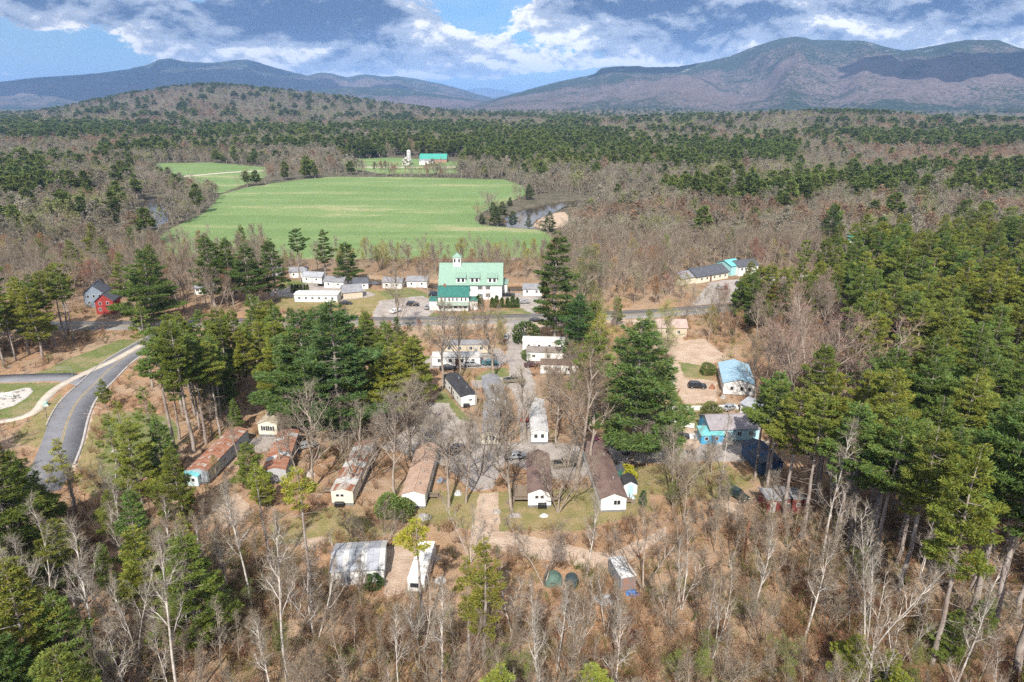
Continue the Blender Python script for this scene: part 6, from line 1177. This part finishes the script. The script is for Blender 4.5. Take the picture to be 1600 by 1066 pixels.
def deadwood():
    n = 2600; x = RNG.uniform(-170, 170, n); y = RNG.uniform(45, 200, n); px, py = proj(x, y, np.zeros(n)); ok = (px > -80) & (px < 1680)
    for q in GRASS + GRAVEL + DIRT + DRYGRASS[:2]: ok &= ~inside(px, py, q)
    x, y = x[ok], y[ok]; k = np.array([not (blocked(a, b, .5) or on_road(a, b)) for a, b in zip(x, y)]); x, y = x[k], y[k]; m = len(x)
    woods('deadwood', 'fallen branches and sticks lying on the leaf litter', 'deadwood', DEADWOOD, np.stack([x, y, np.zeros(m)], -1), RNG.uniform(0, 6.28, m), np.ones((m, 3)) * RNG.uniform(.6, 1.4, (m, 1)), RNG.integers(0, 4, m), np.array([(.30, .25, .21)]) * RNG.uniform(.6, 1.4, (m, 1)))
deadwood()

# --- woods from the fields to the hills
PINE_BANDS = [([(720, 232), (900, 226), (1240, 238), (1240, 262), (1060, 275), (900, 268), (760, 258), (715, 250)], .66), ([(1020, 300), (1100, 292), (1260, 300), (1260, 332), (1180, 345), (1060, 335)], .72), ([(1240, 285), (1700, 290), (1700, 315), (1400, 325), (1250, 312)], .62), ([(-100, 262), (70, 262), (80, 330), (0, 345), (-100, 345)], .55), ([(520, 236), (720, 230), (720, 250), (530, 248)], .45), ([(300, 214), (740, 206), (1000, 214), (980, 226), (560, 228), (300, 226)], .42), ([(-100, 205), (250, 212), (300, 226), (-100, 232)], .45), ([(1240, 222), (1700, 214), (1700, 238), (1300, 242)], .3)]
def far_woods():
    xs, ys, sp = [], [], []
    r = 335.0
    while r < 5200:
        s = 8.2 if r < 800 else max(8.2, r * .0098); na = int(1.62 * r / s)
        a = (np.arange(na) + RNG.uniform(-.45, .45, na)) / na * 1.62 - .81; rr = r + RNG.uniform(-.5, .5, na) * s
        xs.append(np.sin(a) * rr); ys.append(np.cos(a) * rr); sp.append(np.full(na, s)); r += s * (1.0 if r < 1200 else 1.15)
    x, y, s = np.concatenate(xs), np.concatenate(ys), np.concatenate(sp); px, py = proj(x, y, np.zeros_like(x)); r = np.hypot(x, y)
    ok = ~((py > 396) & (px > -200) & (px < 1900) & (r < 420))
    for q in GRASS[:3] + [RIVER, RIVER_LEFT, SANDBAR]: ok &= ~inside(px, py, q)
    ok &= ~inside(px, py, [(600, 262), (720, 258), (722, 246), (600, 244)]) & ~inside(px, py, [(738, 345), (790, 318), (830, 306), (890, 310), (800, 335), (830, 362), (760, 356)]) & ~inside(px, py, [(770, 360), (770, 330), (830, 306), (905, 303), (935, 318), (905, 345), (900, 366), (860, 384), (800, 372)])
    ok &= ~(inside(px, py, [(300, 300), (420, 268), (560, 270), (720, 268), (720, 276), (500, 277), (390, 292), (345, 304)]) & (RNG.random(len(x)) < .6))
    for hx, hy, _, hw, hl in FOOT: ok &= ~((np.abs(x - hx) < 9) & (y > hy - 26) & (y < hy + 9) & (hy > 500))
    x, y, s, px, py, r = x[ok], y[ok], s[ok], px[ok], py[ok], r[ok]; n = len(x)
    f = fbm(x / 160, y / 90, 4, 61); pc = np.clip((f - .57) * 4.5, 0.03, .7)
    for q, v in PINE_BANDS: pc = np.where(inside(px, py, q), np.maximum(pc, v * np.clip((fbm(x / 70, y / 45, 3, 131) - .24) * 3.6, .3, 1.25)), pc)
    onhill = (ground_z(x, y) > 25) & (r > 1800); pc = np.where(onhill, np.clip((fbm(x / 300, y / 300, 4, 77) - .52) * 4, .10, .6), pc)
    pc = np.where(inside(px, py, [(870, 300), (1250, 345), (1280, 400), (850, 402), (890, 345)]), .03, pc); pc = np.where(inside(px, py, [(80, 260), (240, 258), (330, 320), (220, 400), (60, 400)]), .10, pc)
    isp = RNG.random(n) < pc; z = ground_z(x, y)
    sc = np.where(isp, RNG.uniform(.5, 1.12, n), RNG.uniform(.6, 1.15, n)) * np.clip(s / 8.6, .95, 2.3); g = np.clip(fbm(x / 60, y / 60, 3, 91), 0, 1)
    tp = np.array([(.105, .135, .04)]) * (1 - g[:, None]) + np.array([(.06, .10, .04)]) * g[:, None]; tp *= RNG.uniform(.75, 1.2, (n, 1)) * np.array([[1.75, 1.6, 1.15]])
    pal = .85 * np.array([(.295, .268, .198), (.29, .25, .175), (.335, .30, .232), (.245, .22, .16), (.33, .215, .14), (.27, .285, .11)]); pk = RNG.choice(6, n, p=[.24, .16, .24, .16, .08, .12])
    big = fbm(x / 130, y / 130, 3, 113); pk = np.where((big > .60) & (RNG.random(n) < .5), 4, pk); pk = np.where((big < .38) & (RNG.random(n) < .4), 5, pk)
    tb = pal[pk] * RNG.uniform(.8, 1.18, (n, 1)) * (.72 + .6 * fbm(x / 45, y / 45, 3, 117))[:, None]
    P = np.stack([x, y, z - .2], -1)
    for nm, sel, pr, tint, lb in (('far_pine_woods', isp, FAR_PINES, tp, 'far pine woods covering the valley beyond the fields'), ('far_bare_woods', ~isp, FAR_BARES, tb, 'far leafless grey-brown woods of the valley and hill')):
        m = int(sel.sum()); k = sc[sel][:, None] * np.stack([RNG.uniform(.9, 1.25, m), RNG.uniform(.9, 1.25, m), RNG.uniform(.85, 1.1, m)], -1); k[:, 2] = np.minimum(k[:, 2], 1.25); k[:, :2] *= 1.3 if nm == 'far_pine_woods' else 1.2
        woods(nm, lb, 'woods', [merged(nm, p) for p in pr], P[sel], RNG.uniform(0, 6.28, m), k, RNG.integers(0, len(pr), m), tint[sel])
    # bank bushes and small conifers round the river bend
    bp = [(752, 350), (764, 352), (776, 353), (790, 352), (800, 353), (812, 355), (826, 357), (842, 358), (858, 362), (872, 364), (770, 338), (780, 330), (798, 322), (812, 316), (826, 312), (760, 344), (786, 336)]
    for i, (a, b) in enumerate(bp):
        g_ = G(a, b); o = empty('river_bush', (g_.x, g_.y, -.3), i * 1.3); kk = i % 2; tn = (.10, .14, .045) if not kk else (.33, .23, .13); s_ = .30 + .12 * (i % 3)
        o.scale = (s_ * 1.5, s_ * 1.5, s_); tag(o, 'low green conifer bush on the bank of the river bend' if not kk else 'rusty bare bush on the bank of the river bend', 'bush', 'river bend green bushes' if not kk else 'river bend bare bushes')
        for me, pn in zip((PINES_FULL if not kk else BUDS)[i % 4], ('trunk', 'crown')): c = link(pn, me, o); c['tint'] = list(tn)
    print('FAR', n, isp.sum())
far_woods()

# ------------------------------------------------------------------ the air over the valley
def build_haze():
    m = bpy.data.materials.new('haze'); m.use_nodes = True; t = NT(m.node_tree); m.node_tree.nodes.clear()
    v = t.n('ShaderNodeVolumePrincipled', inp={'Color': (.33, .56, 1.0, 1), 'Density': 6.0e-5, 'Anisotropy': 0.0}); o = t.n('ShaderNodeOutputMaterial')
    m.node_tree.links.new(v.outputs[0], o.inputs['Volume'])
    h = MB().box(-47000, 47000, -47000, 47000, -12, 1090).build('haze', m); tag(h, 'thin blue air haze over the valley and mountains', 'haze', kind='stuff')
build_haze()
